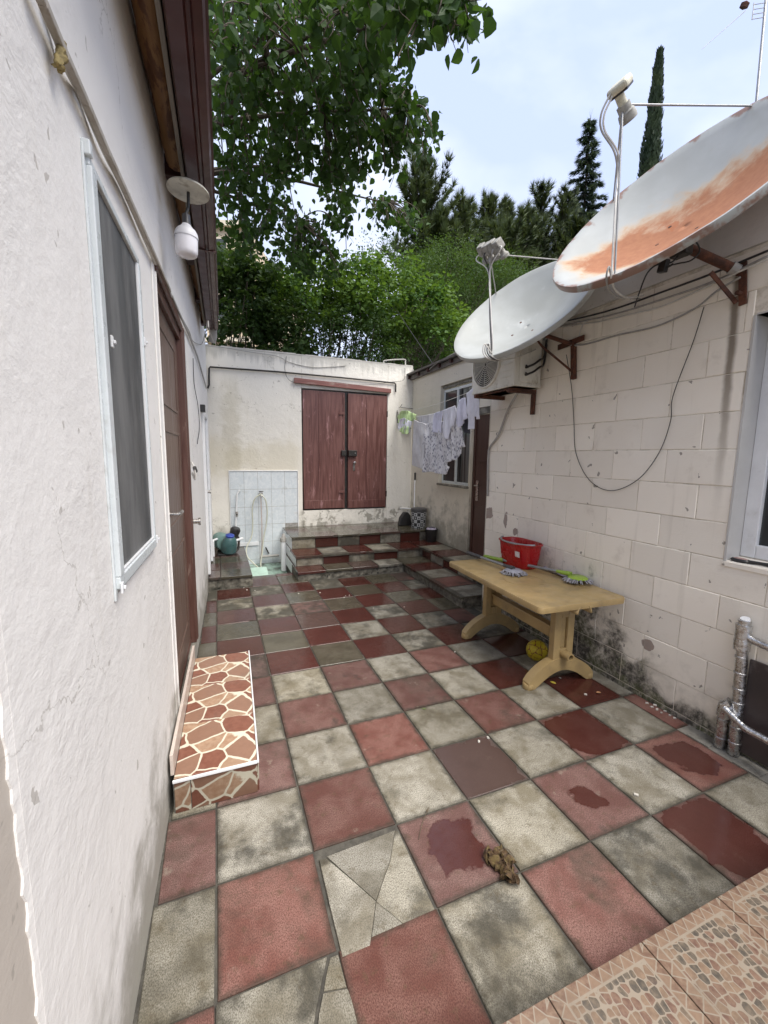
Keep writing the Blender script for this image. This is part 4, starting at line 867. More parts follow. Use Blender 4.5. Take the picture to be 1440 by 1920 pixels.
# ---- satellite dishes
def dish(label, c, n_, Rr, mat, feed, holes, strut_px, lnb, strutmat, dents):
    c = Vector(c); n_ = Vector(n_).normalized(); x = -n_.cross(Vector((0,0,1))).normalized(); y = n_.cross(x)
    M4 = Matrix(((x.x,y.x,n_.x,c.x),(x.y,y.y,n_.y,c.y),(x.z,y.z,n_.z,c.z),(0,0,0,1)))
    Fl = .82*Rr; zf = lambda r: (r*r-Rr*Rr)/(4*Fl)
    root = thing('satellite_dish', label, 'satellite dish', c+n_*zf(0))
    b = MB(); prof = [(Rr*k/16, zf(Rr*k/16)) for k in range(17)]; prof[0] = (.002, zf(0)); prof += [(Rr+.012, .002), (Rr+.016, -.008), (Rr+.014, -.030), (Rr+.008, -.032)]
    b.lathe(prof, (0,0,0), (0,0,1), 72)
    me = bpy.data.meshes.new('reflector'); 
    for q in range(len(b.v)):
        v = b.v[q]; 
        if dents: b.v[q] = (v[0], v[1], v[2]+.004*mnoise.noise(Vector((v[0]*6, v[1]*6, 0))))
    me.from_pydata(b.v, [], b.f); me.materials.append(mat); me.polygons.foreach_set('use_smooth', [True]*len(me.polygons)); me.set_sharp_from_angle(angle=R(35))
    o = put('reflector', me, root, c, 0, 2, .004); o.rotation_euler = M4.to_euler(); o.modifiers['solid'].offset = -1
    hl = MB()
    for hx, hy in holes:
        r_ = math.hypot(hx, hy); slope = r_/(2*Fl); nn = Vector((-hx/r_*slope, -hy/r_*slope, 1)).normalized(); q = M4 @ Vector((hx, hy, zf(r_)+.002)); hl.lathe([(.0, .003), (.009, .003), (.011, 0)], q, (M4.to_3x3() @ nn), 10)
    hl.build('bolt_heads', MAT['rust'], root)
    rim = [M4 @ Vector((math.cos(t)*Rr, math.sin(t)*Rr, 0)) for t in [2*math.pi*k/180 for k in range(180)]]
    for k, (px, py) in enumerate(strut_px):
        q = min(rim, key=lambda p: (project(p)[0]-px)**2+(project(p)[1]-py)**2); MB().tube([q, feed], .0048, 8).build('strut', strutmat, root, smooth=True)
    # mount behind the reflector
    v0 = M4 @ Vector((0, 0, zf(0))); mb = MB(); mb.lathe([(.0, -.004), (.13, -.004), (.13, -.012), (.06, -.05), (.0, -.05)], v0, n_, 16); mb.build('back_plate', MAT['rust'], root)
    return root, M4, v0
c1 = Vector((1.611, .551, 3.011)); n1 = Vector((-.753, -.082, .653)); R1 = .64
f1 = atd(1168, 196, depth(c1+n1*.75*R1))
D1, M1, V1 = dish('large satellite dish with a broad orange rust band across its bowl', c1, n1, R1, MAT['dish_rust'], f1, [(.10,-.10),(-.10,-.10),(.10,.06),(-.10,.06),(.02,-.42),(.27,-.40)], [(1157,525),(1146,377),(1415,200)], 1, MAT['grey_rod'], True)
c2 = Vector((1.541, 1.661, 2.764)); n2 = Vector((-.718, -.223, .660)); R2 = .55
f2 = atd(918, 476, depth(c2+n2*.72*R2))
D2, M2, V2 = dish('clean white satellite dish hanging over the air conditioner', c2, n2, R2, MAT['dish_white'], f2, [(.09,-.09),(-.09,-.09),(.09,.07),(-.09,.07)], [(922,660),(932,550),(1060,492)], 4, MAT['wire_grey'], True)
# feed heads
def lnb1(parent, f, axis):
    ax = Vector(axis).normalized(); s = ax.cross(Vector((0,0,1))).normalized(); u = s.cross(ax)
    MB().lathe([(.0, -.075), (.038, -.075), (.040, -.06), (.036, -.035), (.030, -.03), (.030, .0), (.0, .0)], f, ax, 18).build('feed_horn', MAT['lnb_grey'], parent, smooth=True)
    MB().lathe([(.021, 0), (.021, .05), (.0, .05)], f, ax, 14).build('feed_throat', MAT['lnb_cream'], parent, smooth=True)
    k = f+ax*.07; mt = Matrix(((s.x,u.x,ax.x,k.x),(s.y,u.y,ax.y,k.y),(s.z,u.z,ax.z,k.z),(0,0,0,1)))
    b = MB(); b.obox(mt @ Matrix.Translation((-.012,.004,0)), .050, .036, .020); b.build('converter_box', MAT['lnb_cream'], parent, bevel=.016, seg=3)
    b = MB(); b.obox(mt @ Matrix.Translation((-.012,.004,-.017)), .044, .031, .008); b.build('converter_base', MAT['black_plastic'], parent, bevel=.004)
lnb1(D1, f1, n1)
br = MB(); ax = n2.normalized(); s_ = Vector((0,1,0)) - ax*ax.y; s_.normalize()
br.beam(f2-s_*.11, f2+s_*.08, .018, .012); br.build('feed_bracket', MAT['lnb_grey'], D2)
for k, q in enumerate((-.115, -.055, .0, .055)):
    p0 = f2+s_*q+Vector((0,0,.006*(k%2))); a2 = (ax + s_*(-q*1.2)).normalized()
    MB().lathe([(.0, -.055), (.032, -.055), (.033, -.036), (.020, -.022), (.018, .02), (.0, .02)], p0, a2, 14).build('feed_horn', MAT['lnb_grey'], D2, smooth=True)
    t_ = a2.cross(Vector((0,0,1))).normalized(); u_ = t_.cross(a2); kk = p0+a2*.04; mt = Matrix(((t_.x,u_.x,a2.x,kk.x),(t_.y,u_.y,a2.y,kk.y),(t_.z,u_.z,a2.z,kk.z),(0,0,0,1)))
    b = MB(); b.obox(mt, .024, .032, .034); b.build('converter_box', MAT['lnb_grey'], D2, bevel=.006)
# brackets that carry the dishes
bk = thing('dish_bracket', 'rusty pipe bracket carrying the rusty dish', 'bracket', (BX, .40, 2.6))
w1 = Vector((BX-.02, .392, 2.625)); e1 = atd(1283, 462, depth(V1)-.02)
MB().tube([w1+Vector((.05,0,-.0)), w1, e1], .024, 14).build('pipe_arm', MAT['rust'], bk, smooth=True)
MB().tube([e1+Vector((.0,.0,-.04)), e1+Vector((.01,0,.03)), V1-n1*.03], [.032,.034,.03], 12).build('pipe_head', MAT['rust'], bk, smooth=True)
b = MB(); b.obox(Matrix.Translation(e1+Vector((-.02,.0,-.015))), .03, .045, .04); b.build('clamp', MAT['black_metal'], bk, bevel=.006)
b = MB(); b.beam((BX-.012, .375, 2.66), (BX-.012, .352, 2.44), .012, .035); b.beam((BX-.012, .385, 2.46), (BX-.13, .46, 2.625), .01, .02); b.tube([(BX-.02,.365,2.50),(BX-.05,.365,2.50)], .012, 8); b.build('wall_strap', MAT['rust'], bk)
b = MB(); b.lathe([(.030,-.02),(.030,.02)], w1.lerp(e1, .06), e1-w1, 14); b.build('pipe_clip', MAT['wire_grey'], bk)
b2 = thing('dish_bracket', 'small rusty angle-iron bracket carrying the white dish', 'bracket', (BX, 1.5, 2.4))
b = MB(); b.beam((BX-.018, 1.50, 2.50), (BX-.018, 1.475, 2.235), .03, .036); b.build('angle_iron', MAT['rust'], b2, bevel=.003)
b = MB(); b.beam((BX-.02, 1.40, 2.53), (BX-.02, 1.66, 2.515), .012, .04); b.build('top_iron', MAT['rust'], b2)
b = MB(); b.tube([(BX-.02, 1.50, 2.30), (BX-.15, 1.70, 2.52), V2-n2*.03], .009, 8).tube([(BX-.02, 1.52, 2.51), V2-n2*.03], .016, 10); b.build('brace', MAT['rust'], b2, smooth=True)

# ---- aerial mast at the upper right corner
am = thing('aerial_mast', 'thin metal mast with a small aerial at the upper right corner', 'aerial', (2.05, .62, 3.11))
a0 = atd(1418, 195, 2.9); a0.z -= .0; a1 = atd(1436, 0, 2.95); a2_ = a1+(a1-a0)*.35; foot = Vector((a0.x-.01, a0.y, 3.15))
MB().tube([foot, a0, a1, a2_], .0085, 10).build('mast', MAT['grey_rod'], am, smooth=True)
b = MB(); q0 = atd(1396, 10, 2.93); b.tube([atd(1316, 92, 2.9), atd(1398, 20, 2.93)], [.0015, .0025], 6); b.build('rod_element', MAT['wire_grey'], am, smooth=True)
b = MB(); b.obox(Matrix.Translation(q0) @ Matrix.Rotation(.5, 4, 'X'), .02, .02, .015); b.build('element_holder', MAT['rust'], am, bevel=.004)
b = MB()
for k in range(4): b.tube([atd(1411+k*.4, 36-9*k, 2.94), atd(1436, 32-9*k, 2.94)], .0022, 6)
b.tube([atd(1410, 37, 2.94), atd(1414, 5, 2.94)], .003, 6); b.build('grid_element', MAT['wire_grey'], am, smooth=True)

# ---- cables on the block wall
cab = 0
def cable(label, pts, r, mat, n=6, sp=8, name='cable', grp=None):
    o = MB().tube(spline(pts, sp), r, n).build(name, mat, smooth=True); return tag(o, label, 'cable', grp)
W = lambda px, py, off=.012: atx(px, py, BX-off)
cable('thin black wire hanging in a deep loop on the block wall', [W(1320,575), W(1300,640), W(1262,742), W(1257,790), W(1235,850), W(1195,900), W(1145,920), W(1105,900), W(1080,850), W(1076,790), W(1072,730), W(1062,665,.02)], .0026, MAT['wire_black'])
cable('grey cable sagging from the pipe bracket to the angle-iron bracket', [W(1388,520,.03), W(1345,545), W(1300,580), W(1230,612), W(1160,628), W(1100,645), W(1070,648,.03)], .0055, MAT['wire_grey'])
cable('pale cable running just above the sagging grey cable', [W(1440,486,.03), W(1380,512,.04), W(1320,540), W(1240,575), W(1180,590), W(1120,604), W(1060,612), W(1020,618)], .005, MAT['wire_white'])
cable('long black cable along the foot of the ring beam', [W(1440,470,.03), W(1330,515,.03), W(1240,548,.03), W(1150,580,.03), W(1080,598,.03), W(1010,612,.03), W(960,625,.04)], .006, MAT['wire_black'])
cable('long grey cable below the black cable on the ring beam', [W(1440,480,.022), W(1340,527,.022), W(1240,562,.024), W(1150,590,.022), W(1085,604,.02), W(1005,622,.02)], .006, MAT['wire_grey'])
cable('short grey cable arching down to the angle-iron bracket', [W(1105,600), W(1095,606), W(1088,620), W(1084,640), W(1078,652)], .005, MAT['wire_white'])
cable('black connector cable curving out of the rusty pipe head', [e1+Vector((.0,-.02,.02)), atd(1262,490,depth(e1)), atd(1240,492,depth(e1)), atd(1215,510,depth(e1)+.05), atd(1200,545,depth(e1)+.2), W(1190,575,.03)], .0045, MAT['wire_black'])
cable('black cable looping at the rusty pipe head', [e1+Vector((-.01,.02,.03)), atd(1300,450,depth(e1)-.06), atd(1312,470,depth(e1)-.05), atd(1296,488,depth(e1)-.04), atd(1272,494,depth(e1)), atd(1245,500,depth(e1))], .004, MAT['wire_black'])
b = MB(); q = atd(1244, 499, depth(e1)); b.obox(Matrix.Translation(q) @ Matrix.Rotation(R(12), 4, 'X'), .016, .022, .032); b.tube([q+Vector((0,.02,.02)), q+Vector((0,.05,.025))], .006, 8).tube([q+Vector((0,-.02,-.015)), q+Vector((0,-.055,-.01))], .006, 8)
tag(b.build('cable_splitter', MAT['black_plastic'], bevel=.004), 'small black splitter box hanging under the rusty dish', 'splitter')
# feed leads down the front struts
s1 = min([M1 @ Vector((math.cos(t/30)*R1, math.sin(t/30)*R1, 0)) for t in range(188)], key=lambda p: (project(p)[0]-1157)**2+(project(p)[1]-525)**2)
dz = depth(s1)
for k, (dx, dd) in enumerate(((0, 0), (6, .012))):
    tag(MB().tube(spline([f1+n1*.08, atd(1140+dx,185,depth(f1)-.02), atd(1127+dx,215,depth(f1)), atd(1128+dx,245,depth(f1)+.03), atd(1152+dx,285,depth(f1)+.06), atd(1158+dx*.5,330,depth(f1)+.1), s1.lerp(f1, .45)+Vector((-.012,.0,dd)), s1+Vector((-.012, .0, .015+dd)), atd(1142+dx,500,dz-.02), atd(1137+dx*1.5,520,dz), atd(1143+dx*2,545,dz+.1), atd(1165+dx*2,558,dz+.25), W(1200+dx,560-dx,.03)], 6), .0048, 7).build('feed_lead', MAT['wire_white'] if k else MAT['wire_grey'], smooth=True),
        ('grey' if k == 0 else 'white')+' feed lead hanging from the rusty dish in a loop', 'cable')
s2 = min([M2 @ Vector((math.cos(t/30)*R2, math.sin(t/30)*R2, 0)) for t in range(188)], key=lambda p: (project(p)[0]-922)**2+(project(p)[1]-660)**2); dz = depth(s2)
cols_ = ['wire_white','wire_grey','wire_black','wire_white']; nm_ = ['outer white','grey','black','inner white']
for k in range(4):
    o_ = (k-1.5)*.006; p0 = f2+s_*(-.115+.057*k)+n2*.03
    tag(MB().tube(spline([p0, p0+Vector((-.03,.03*(k-2),-.05)), f2.lerp(s2, .18)+Vector((-.010,o_,0)), f2.lerp(s2, .6)+Vector((-.012,o_,0)), s2+Vector((-.012,o_,.02)), atd(909+3*k,645,dz-.02), atd(906+4*k,662,dz-.01), atd(918+5*k,674,dz), atd(940+5*k,676-k,dz+.1), atd(975+5*k,668-2*k,dz+.35), W(1000+4*k,655-2*k,.05), W(1030,630-4*k,.03)], 6), .0042, 6).build('feed_lead', MAT[cols_[k]], smooth=True),
        nm_[k]+' feed lead in the bundle of the white dish', 'cable', None)
tag(MB().tube(spline([W(960,668,.06), W(968,672,.12), W(985,665,.16), W(997,645,.15), W(992,628,.1), W(1000,640,.05)], 6), .006, 7).build('cable_coil', MAT['wire_black'], smooth=True), 'black cable coil under the rim of the white dish', 'cable')

# ---- air conditioner
AC = thing('air_conditioner', 'aged white air conditioner outdoor unit on the block wall corner', 'air conditioner', (1.8, 2.12, 2.2))
ax0, ax1, ay0, ay1, az0, az1 = 1.655, 1.935, 1.82, 2.44, 2.215, 2.70
MB().box(ax0, ax1, ay0, ay1, az0, az1).build('casing', MAT['ac_white'], AC, bevel=.012, seg=3)
MB().lathe([(.0, .003), (.195, .003), (.2, 0)], (ax0, 2.225, 2.46), (-1, 0, 0), 40).build('fan_recess', MAT['ac_dark'], AC)
gr = MB()
for k in range(11): 
    rr = .018+.018*k; gr.lathe([(rr-.0016, .006), (rr-.0016, .012), (rr+.0016, .012), (rr+.0016, .006), (rr-.0016, .006)], (ax0, 2.225, 2.46), (-1, 0, 0), 40)
for k in range(12):
    t = k*math.pi/6; gr.tube([(ax0-.013, 2.225+.02*math.cos(t), 2.46+.02*math.sin(t)), (ax0-.013, 2.225+.2*math.cos(t), 2.46+.2*math.sin(t))], .0018, 5)
gr.lathe([(.195, .0), (.195, .016), (.208, .016), (.212, 0)], (ax0, 2.225, 2.46), (-1, 0, 0), 40); gr.build('fan_grille', MAT['ac_white'], AC)
for k in range(7): 
    z = 2.30+.052*k; MB().box(ax0-.006, ax0+.002, 1.86, 2.0, z, z+.007).build('louvre', MAT['ac_white'], AC, bevel=.002)
MB().box(ax0-.004, ax1+.002, ay0-.004, ay1+.004, az0+.0, az0+.028).build('base_tray', MAT['ac_white'], AC, bevel=.004)
MB().box(1.70, 1.90, ay0-.012, ay0-.0005, 2.25, 2.66).build('side_panel', MAT['ac_white'], AC, bevel=.005)
vb = MB()
for z in (2.31, 2.37): vb.tube([(1.76, ay0-.012, z), (1.76, ay0-.04, z)], .011, 8).tube([(1.76, ay0-.034, z), (1.74, ay0-.034, z+.012)], .007, 8)
vb.build('service_valves', MAT['black_metal'], AC)
for q, z in ((0, 2.31), (1, 2.37)): MB().tube(spline([(1.76, ay0-.04, z), (1.80, ay0-.065, z+.02), (1.86, ay0-.06, z+.06), (1.93, ay0-.03, z+.10), (1.955, ay0-.02, z+.26)], 6), .009, 8).build('refrigerant_pipe', MAT['black_plastic'], AC, smooth=True)
ab = thing('ac_bracket', 'brown steel bracket under the air conditioner', 'bracket', (1.95, 2.1, 2.1))
b = MB(); b.beam((BX-.005, 2.36, az0-.02), (ax0-.02, 2.36, az0-.02), .035, .035); b.build('arm', MAT['rust'], ab); b = MB(); b.beam((BX-.005, 1.92, az0-.02), (ax0+.02, 1.92, az0-.02), .035, .035).beam((BX-.02, 1.92, 2.0), (BX-.02, 1.92, az0-.04), .03, .03); b.build('arm', MAT['rust'], ab)
b = MB(); b.beam((1.70, 1.90, az0-.008), (1.70, 2.42, az0-.008), .03, .012); b.build('rail', MAT['rust'], ab)
tag(MB().tube(spline([(1.80, 1.93, 2.2), W(952,770,.03), W(935,815,.02), W(919,838,.014), W(916,850,.012), W(915,880,.012), W(914,930,.012)], 8), .011, 8).build('condensate_hose', MAT['grey_pvc'], smooth=True), 'grey drain hose running down the wall from the air conditioner', 'hose')

# ---- clothes line and laundry
P1 = Vector((2.33, 5.72, 2.40)); P2 = Vector((1.81, 2.60, 2.31))
ln = MB().tube(catenary(P1, P2, .05, 14), .003, 6).build('clothes_line', MAT['wire_white'], smooth=True); tag(ln, 'thin clothes line from the back wall to the air conditioner', 'line')
hdir = (P2-P1); hdir.z = 0; hl_ = hdir.length; hdir.normalize(); pn_ = Vector((-hdir.y, hdir.x, 0))
if pn_.x > 0: pn_ = -pn_                                        # towards the courtyard
def on_line(px, py, off):
    d = ray(px, py); q = P1+pn_*off; t = (q-CAM).dot(pn_)/d.dot(pn_); return CAM+d*t
def inside(poly, x, y):
    r_ = False; n = len(poly); j = n-1
    for i in range(n):
        xi, yi = poly[i]; xj, yj = poly[j]
        if (yi > y) != (yj > y) and x < (xj-xi)*(y-yi)/(yj-yi)+xi: r_ = not r_
        j = i
    return r_
def garment(name, label, px, off, mat, fold=.018, fs=38, seed=0, cat='laundry', amp2=.02):
    """a hanging piece of cloth: outline on the line's own vertical plane, folds as real relief"""
    K = [on_line(720+x/6, 680+y/6, off) for x, y in px]
    poly = [((k-P1).dot(hdir), k.z) for k in K]
    s0 = min(p[0] for p in poly); s1_ = max(p[0] for p in poly); z0 = min(p[1] for p in poly); z1 = max(p[1] for p in poly)
    def f(u, v):
        s = s0+(s1_-s0)*u; z = z0+(z1-z0)*v; q = P1+hdir*s+pn_*off; q.z = z; dn = min(1, (z1-z)/.18)
        k = fold*dn*(math.sin(s*fs+seed+1.5*mnoise.noise(Vector((s*6, z*3, seed))))+.5*math.sin(s*fs*2.3+seed*2+z*6)) + amp2*mnoise.noise(Vector((s*5+seed, z*5, seed*3)))
        return q+pn_*k
    nu = max(8, int((s1_-s0)/.011)); nv = max(8, int((z1-z0)/.011)); b = MB()
    b.grid(f, nu, nv, 0, lambda u, v: inside(poly, s0+(s1_-s0)*u, z0+(z1-z0)*v))
    ec = {}
    for fc in b.f:
        for a_, b2_ in zip(fc, fc[1:]+fc[:1]): ec[frozenset((a_, b2_))] = ec.get(frozenset((a_, b2_)), 0)+1
    for i in {i for e_, n2_ in ec.items() if n2_ == 1 for i in e_}:
        uu, vv = (i % (nu+1))/nu, (i//(nu+1))/nv; s = s0+(s1_-s0)*uu; z = z0+(z1-z0)*vv; best = None
        for (xa, ya), (xb, yb) in zip(poly, poly[1:]+poly[:1]):
            t = max(0, min(1, ((s-xa)*(xb-xa)+(z-ya)*(yb-ya))/max(1e-9, (xb-xa)**2+(yb-ya)**2))); qx, qy = xa+(xb-xa)*t, ya+(yb-ya)*t; dd_ = (qx-s)**2+(qy-z)**2
            if best is None or dd_ < best[0]: best = (dd_, qx, qy)
        b.v[i] = tuple(f((best[1]-s0)/(s1_-s0), (best[2]-z0)/(z1-z0)))
    used = sorted({i for fc in b.f for i in fc}); mp_ = {a: k for k, a in enumerate(used)}; b.v = [b.v[i] for i in used]; b.f = [[mp_[i] for i in fc] for fc in b.f]
    # pull the stepped outline onto the traced one
    o = b.build(name, mat, smooth=True, solid=.003, ang=80); md = o.modifiers.new('smooth', 'SMOOTH'); md.factor = .4; md.iterations = 1
    o.modifiers.move(1, 0); return tag(o, label, cat)
garment('towel', 'white ribbed towel at the left end of the clothes line', [(335,640),(400,665),(470,690),(462,900),(440,1195),(380,1180),(315,1150),(325,900)], .035, MAT['towel'], .008, 95, 1)
garment('towel', 'back half of a white towel folded over the line', [(360,600),(470,590),(555,570),(552,690),(470,690),(380,660)], -.03, MAT['towel'], .008, 60, 8)
garment('dress', 'leaf-print dress hanging lowest on the clothes line', [(470,690),(520,670),(560,650),(700,660),(760,720),(752,1000),(748,1110),(690,1150),(740,1170),(730,1235),(680,1262),(600,1245),(540,1225),(455,1235),(455,900)], .02, MAT['print'], .02, 20, 2)
garment('skirt', 'second leaf-print garment hanging right of the long dress', [(790,520),(830,500),(850,650),(890,780),(905,950),(860,960),(820,1090),(770,1105),(780,990),(735,970),(750,820),(770,700)], .0, MAT['print'], .02, 26, 3)
garment('shirt', 'small pale lilac top over the leaf-print dress', [(560,575),(610,552),(652,540),(660,640),(655,790),(600,792),(550,785),(558,680)], .045, MAT['lilac'], .010, 40, 4)
garment('shirt', 'white lilac blouse tapering to a point, middle of the clothes line', [(652,540),(720,512),(800,480),(812,560),(785,690),(740,780),(715,870),(690,850),(665,780),(655,660)], .05, MAT['lilac2'], .012, 30, 5)
garment('shirt', 'pale lilac shirt with a ragged hem left of the white shirt', [(845,420),(885,398),(918,392),(925,500),(932,625),(905,660),(870,700),(840,738),(818,690),(832,560)], .05, MAT['lilac'], .014, 34, 6)
garment('shirt', 'white lilac shirt at the right end of the clothes line', [(922,345),(965,318),(1012,280),(1022,365),(1060,380),(1085,425),(1082,540),(1078,640),(1048,635),(1015,600),(1010,748),(958,752),(960,600),(942,570),(925,470)], .055, MAT['lilac2'], .016, 32, 7)
garment('trousers', 'dark cloth half hidden behind the white shirts', [(915,540),(960,560),(962,800),(930,795),(880,770),(870,690)], -.02, MAT['navy'], .012, 30, 9)
rg = thing('hanging_rag', 'lime green and white rag bundled on a hook beside the double door', 'rag', (2.33, 5.70, 2.2))
for k, (pp, mt, s__) in enumerate(((((150,600),(200,540),(270,540),(345,580),(340,640),(250,690),(180,680)), 'green_cloth', 1), (((160,640),(230,620),(300,660),(280,800),(200,770),(150,700)), 'lilac2', 2), (((175,760),(230,700),(280,720),(275,805),(215,800)), 'green_cloth', 5))):
    o = garment('cloth_fold', '', list(pp), .02+.03*k, MAT[mt], .03, 45, s__+3, 'x', .03)
    for q in ('category', 'label'): 
        if q in o: del o[q]
    wl_ = o.location.copy(); o.parent = rg; o.location = wl_-rg.location
hk = aty(748, 764, YB); tag(MB().tube(spline([hk, hk+Vector((0,-.04,.0)), hk+Vector((.01,-.07,.02)), hk+Vector((.02,-.09,.05))], 5), .005, 7).tube([hk+Vector((.02,-.03,0)), hk+Vector((.27,-.03,-.01))], .008, 8).build('wall_hook', MAT['wire_grey'], smooth=True), 'metal hook rail right of the double door', 'hook')
tag(MB().tube(spline([hk+Vector((-.04,-.02,-.05)), hk+Vector((-.05,-.03,-.15)), hk+Vector((-.03,-.03,-.28)), hk+Vector((-.01,-.03,-.2)), hk+Vector((-.03,-.02,-.08))], 6), .006, 6).build('rope_loop', MAT['black_plastic'], smooth=True), 'dark rope loop hanging by the double door', 'rope')
sh = aty(763, 802, YB-.08); shb = MB(); shb.lathe([(.0,-.085),(.03,-.08),(.042,-.03),(.036,.03),(.040,.075),(.0,.088)], sh, (1,0,.15), 14); SHO = shb.build('canvas_shoe', MAT['shoe'], smooth=True); tag(SHO, 'pale canvas shoe tucked under the green rag', 'shoe')

# ---- pump, pipes, tap and hose in the wash corner
SPB = thing('tiled_splashback', 'pale blue glazed tile panel on the back wall', 'tile panel', (0, YB, .0))
MB().box(-.511, .537, YB-.012, YB-.0005, -.16, 1.352).build('grout_bed', MAT['grout'], SPB)
cw_ = 1.048/5; rh = .285
for r_ in range(6):
    for c_ in range(5):
        x0 = -.511+cw_*c_; z1 = 1.35-rh*r_; z0 = max(z1-rh, -.155)
        if z1-z0 < .03 or (c_ == 4 and z1 < .6): continue
        o = put('wall_tile', tile_mesh(cw_-.004, z1-z0-.004, 'glaze', .006, .001), SPB, (x0+cw_/2, YB-.0125-random.uniform(0, .001), (z0+z1)/2)); o.rotation_euler = (R(90)+random.uniform(-.004, .004), random.uniform(-.003, .003), 0)
MB().box(-.523, .549, YB-.022, YB-.0, 1.351, 1.364).box(-.523, -.512, YB-.022, YB-.0, .15, 1.351).box(.5385, .549, YB-.022, YB-.0, .43, 1.351).build('edge_trim', MAT['pvc_white'], SPB, bevel=.002)
MB().box(-.50, -.10, YB-.03, YB-.0195, .155, .215).build('bottom_trim', MAT['pvc_white'], SPB, bevel=.003)
Yp = YB-.045
pp_ = thing('supply_pipe', 'white plastic water pipe rising over the tile panel', 'pipe', aty(443,1015,Yp))
q = [aty(441,1012,Yp), aty(443,965,Yp), aty(445,926,Yp), aty(449,920,Yp)]; MB().tube(q, .014, 10).build('riser', MAT['pvc_white'], pp_, smooth=True)
MB().tube([q[3], q[3]+Vector((0,.035,0))], .016, 10).build('elbow', MAT['pvc_white'], pp_, smooth=True)
v_ = aty(444, 964, Yp); MB().tube([v_-Vector((0,0,.04)), v_+Vector((0,0,.04))], .021, 10).build('valve', MAT['grey_pvc'], pp_, smooth=True); MB().tube([v_, v_-Vector((0,.05,0))], .012, 8).build('valve_handle', MAT['black_metal'], pp_, smooth=True)
tp = thing('wall_tap', 'small metal wall tap with hoses over the drain basin', 'tap', aty(489,925,Yp)); t0 = aty(489, 925, YB-.02)
MB().tube([t0+Vector((0,.01,0)), t0+Vector((0,-.06,0)), t0+Vector((0,-.09,-.03)), t0+Vector((0,-.09,-.06))], .013, 10).build('spout', MAT['steel'], tp, smooth=True)
MB().lathe([(.0,0),(.03,0),(.03,.008),(0,.01)], t0+Vector((0,-.0,0)), (0,-1,0), 14).build('rosette', MAT['steel'], tp); MB().box(t0.x-.035, t0.x+.035, t0.y-.065, t0.y-.045, t0.z+.03, t0.z+.042).build('lever', MAT['black_metal'], tp, bevel=.003)
A_ = lambda px, py, off: aty(px, py, YB-off)
tag(MB().tube(spline([A_(489,926,.10), A_(478,935,.11), A_(473,955,.10), A_(474,980,.09), A_(472,1005,.12), A_(463,1025,.2), A_(463,1042,.35), A_(474,1055,.42), A_(488,1068,.5), A_(496,1078,.6)], 8), .010, 8).build('hose', MAT['hose'], smooth=True), 'left loop of pale hose falling from the tap to the basin', 'hose')
tag(MB().tube(spline([A_(489,926,.10), A_(498,938,.12), A_(501,960,.11), A_(499,985,.1), A_(494,1010,.11), A_(492,1035,.15), A_(489,1060,.25), A_(497,1080,.6)], 8), .010, 8).build('hose', MAT['hose'], smooth=True), 'right loop of pale hose falling from the tap to the basin', 'hose')
tag(MB().tube(spline([A_(489,930,.09), A_(490,955,.08), A_(491,985,.08), A_(491,1020,.08), A_(489,1050,.1)], 6), .007, 8).build('hose', simple('pink_hose', (.50, .40, .36), .4), smooth=True), 'thin pinkish hose hanging straight down from the tap', 'hose')
a, b_ = A_(498,1026,.05), A_(504,1038,.05); tag(MB().beam(a, b_, .028, .02).build('scrub_brush', MAT['black_plastic'], bevel=.005), 'short black brush hanging on the tile panel', 'brush')
dpz = thing('drain_pipe', 'grey vertical drain pipe beside the steps', 'pipe', (.17, 5.3, -.15)); pd = aty(532, 1060, 5.25)
MB().tube([(pd.x, 5.25, -.15), (pd.x, 5.25, .30)], .042, 16).build('pipe', MAT['pvc_white'], dpz, smooth=True); MB().tube([(pd.x, 5.25, .30), (pd.x, 5.25, .36)], [.048, .048], 16).build('socket', MAT['grey_pvc'], dpz, smooth=True); MB().tube([(pd.x, 5.25, .36), (pd.x+.005, 5.25, .42)], [.03, .02], 12).build('plug', MAT['grey_pvc'], dpz, smooth=True)
tag(MB().tube([(-.1, 5.70, -.02), (.2, 5.70, -.015)], .02, 10).build('cross_pipe', MAT['grey_pvc'], smooth=True), 'grey pipe running along the back of the drain basin', 'pipe')
pm = thing('water_pump', 'teal water pump with small pressure tank on the tiled ledge', 'pump', (-.62, 5.42, .15))
tx = -.625
MB().lathe([(.0,-.16),(.085,-.16),(.125,-.13),(.13,0),(.13,.10),(.11,.15),(.0,.165)], (tx-.03, 5.50, .31), (.25,-1,0), 22).build('pressure_tank', MAT['teal_tank'], pm, smooth=True)
MB().lathe([(.0,-.11),(.085,-.11),(.105,-.09),(.107,.03),(.09,.10),(.055,.14),(.0,.145)], (tx+.065, 5.27, .29), (.1,-.25,1), 20).build('pump_body', MAT['teal'], pm, smooth=True)
MB().lathe([(.0,0),(.06,0),(.062,.03),(.035,.045),(.0,.045)], (tx+.075, 5.24, .42), (.1,-.3,1), 16).build('pump_cap', MAT['blue'], pm, smooth=True)
MB().lathe([(.0,-.08),(.065,-.08),(.075,.04),(.06,.07),(.0,.075)], (tx+.15, 5.40, .46), (.3,-.2,1), 14).build('motor', MAT['black_plastic'], pm, smooth=True)
MB().tube(spline([(tx+.15,5.42,.42),(tx+.20,5.40,.36),(tx+.19,5.38,.22),(tx+.15,5.36,.17)], 5), .018, 8).build('motor_bracket', MAT['black_metal'], pm, smooth=True)
MB().box(tx-.10, tx+.16, 5.22, 5.52, .152, .178).build('base_plate', MAT['black_metal'], pm, bevel=.004)
MB().tube([(tx+.10,5.30,.33),(tx+.20,5.38,.345),(tx+.255,5.44,.35), aty(441,1012,Yp)], .019, 10).build('outlet_pipe', MAT['pvc_white'], pm, smooth=True)
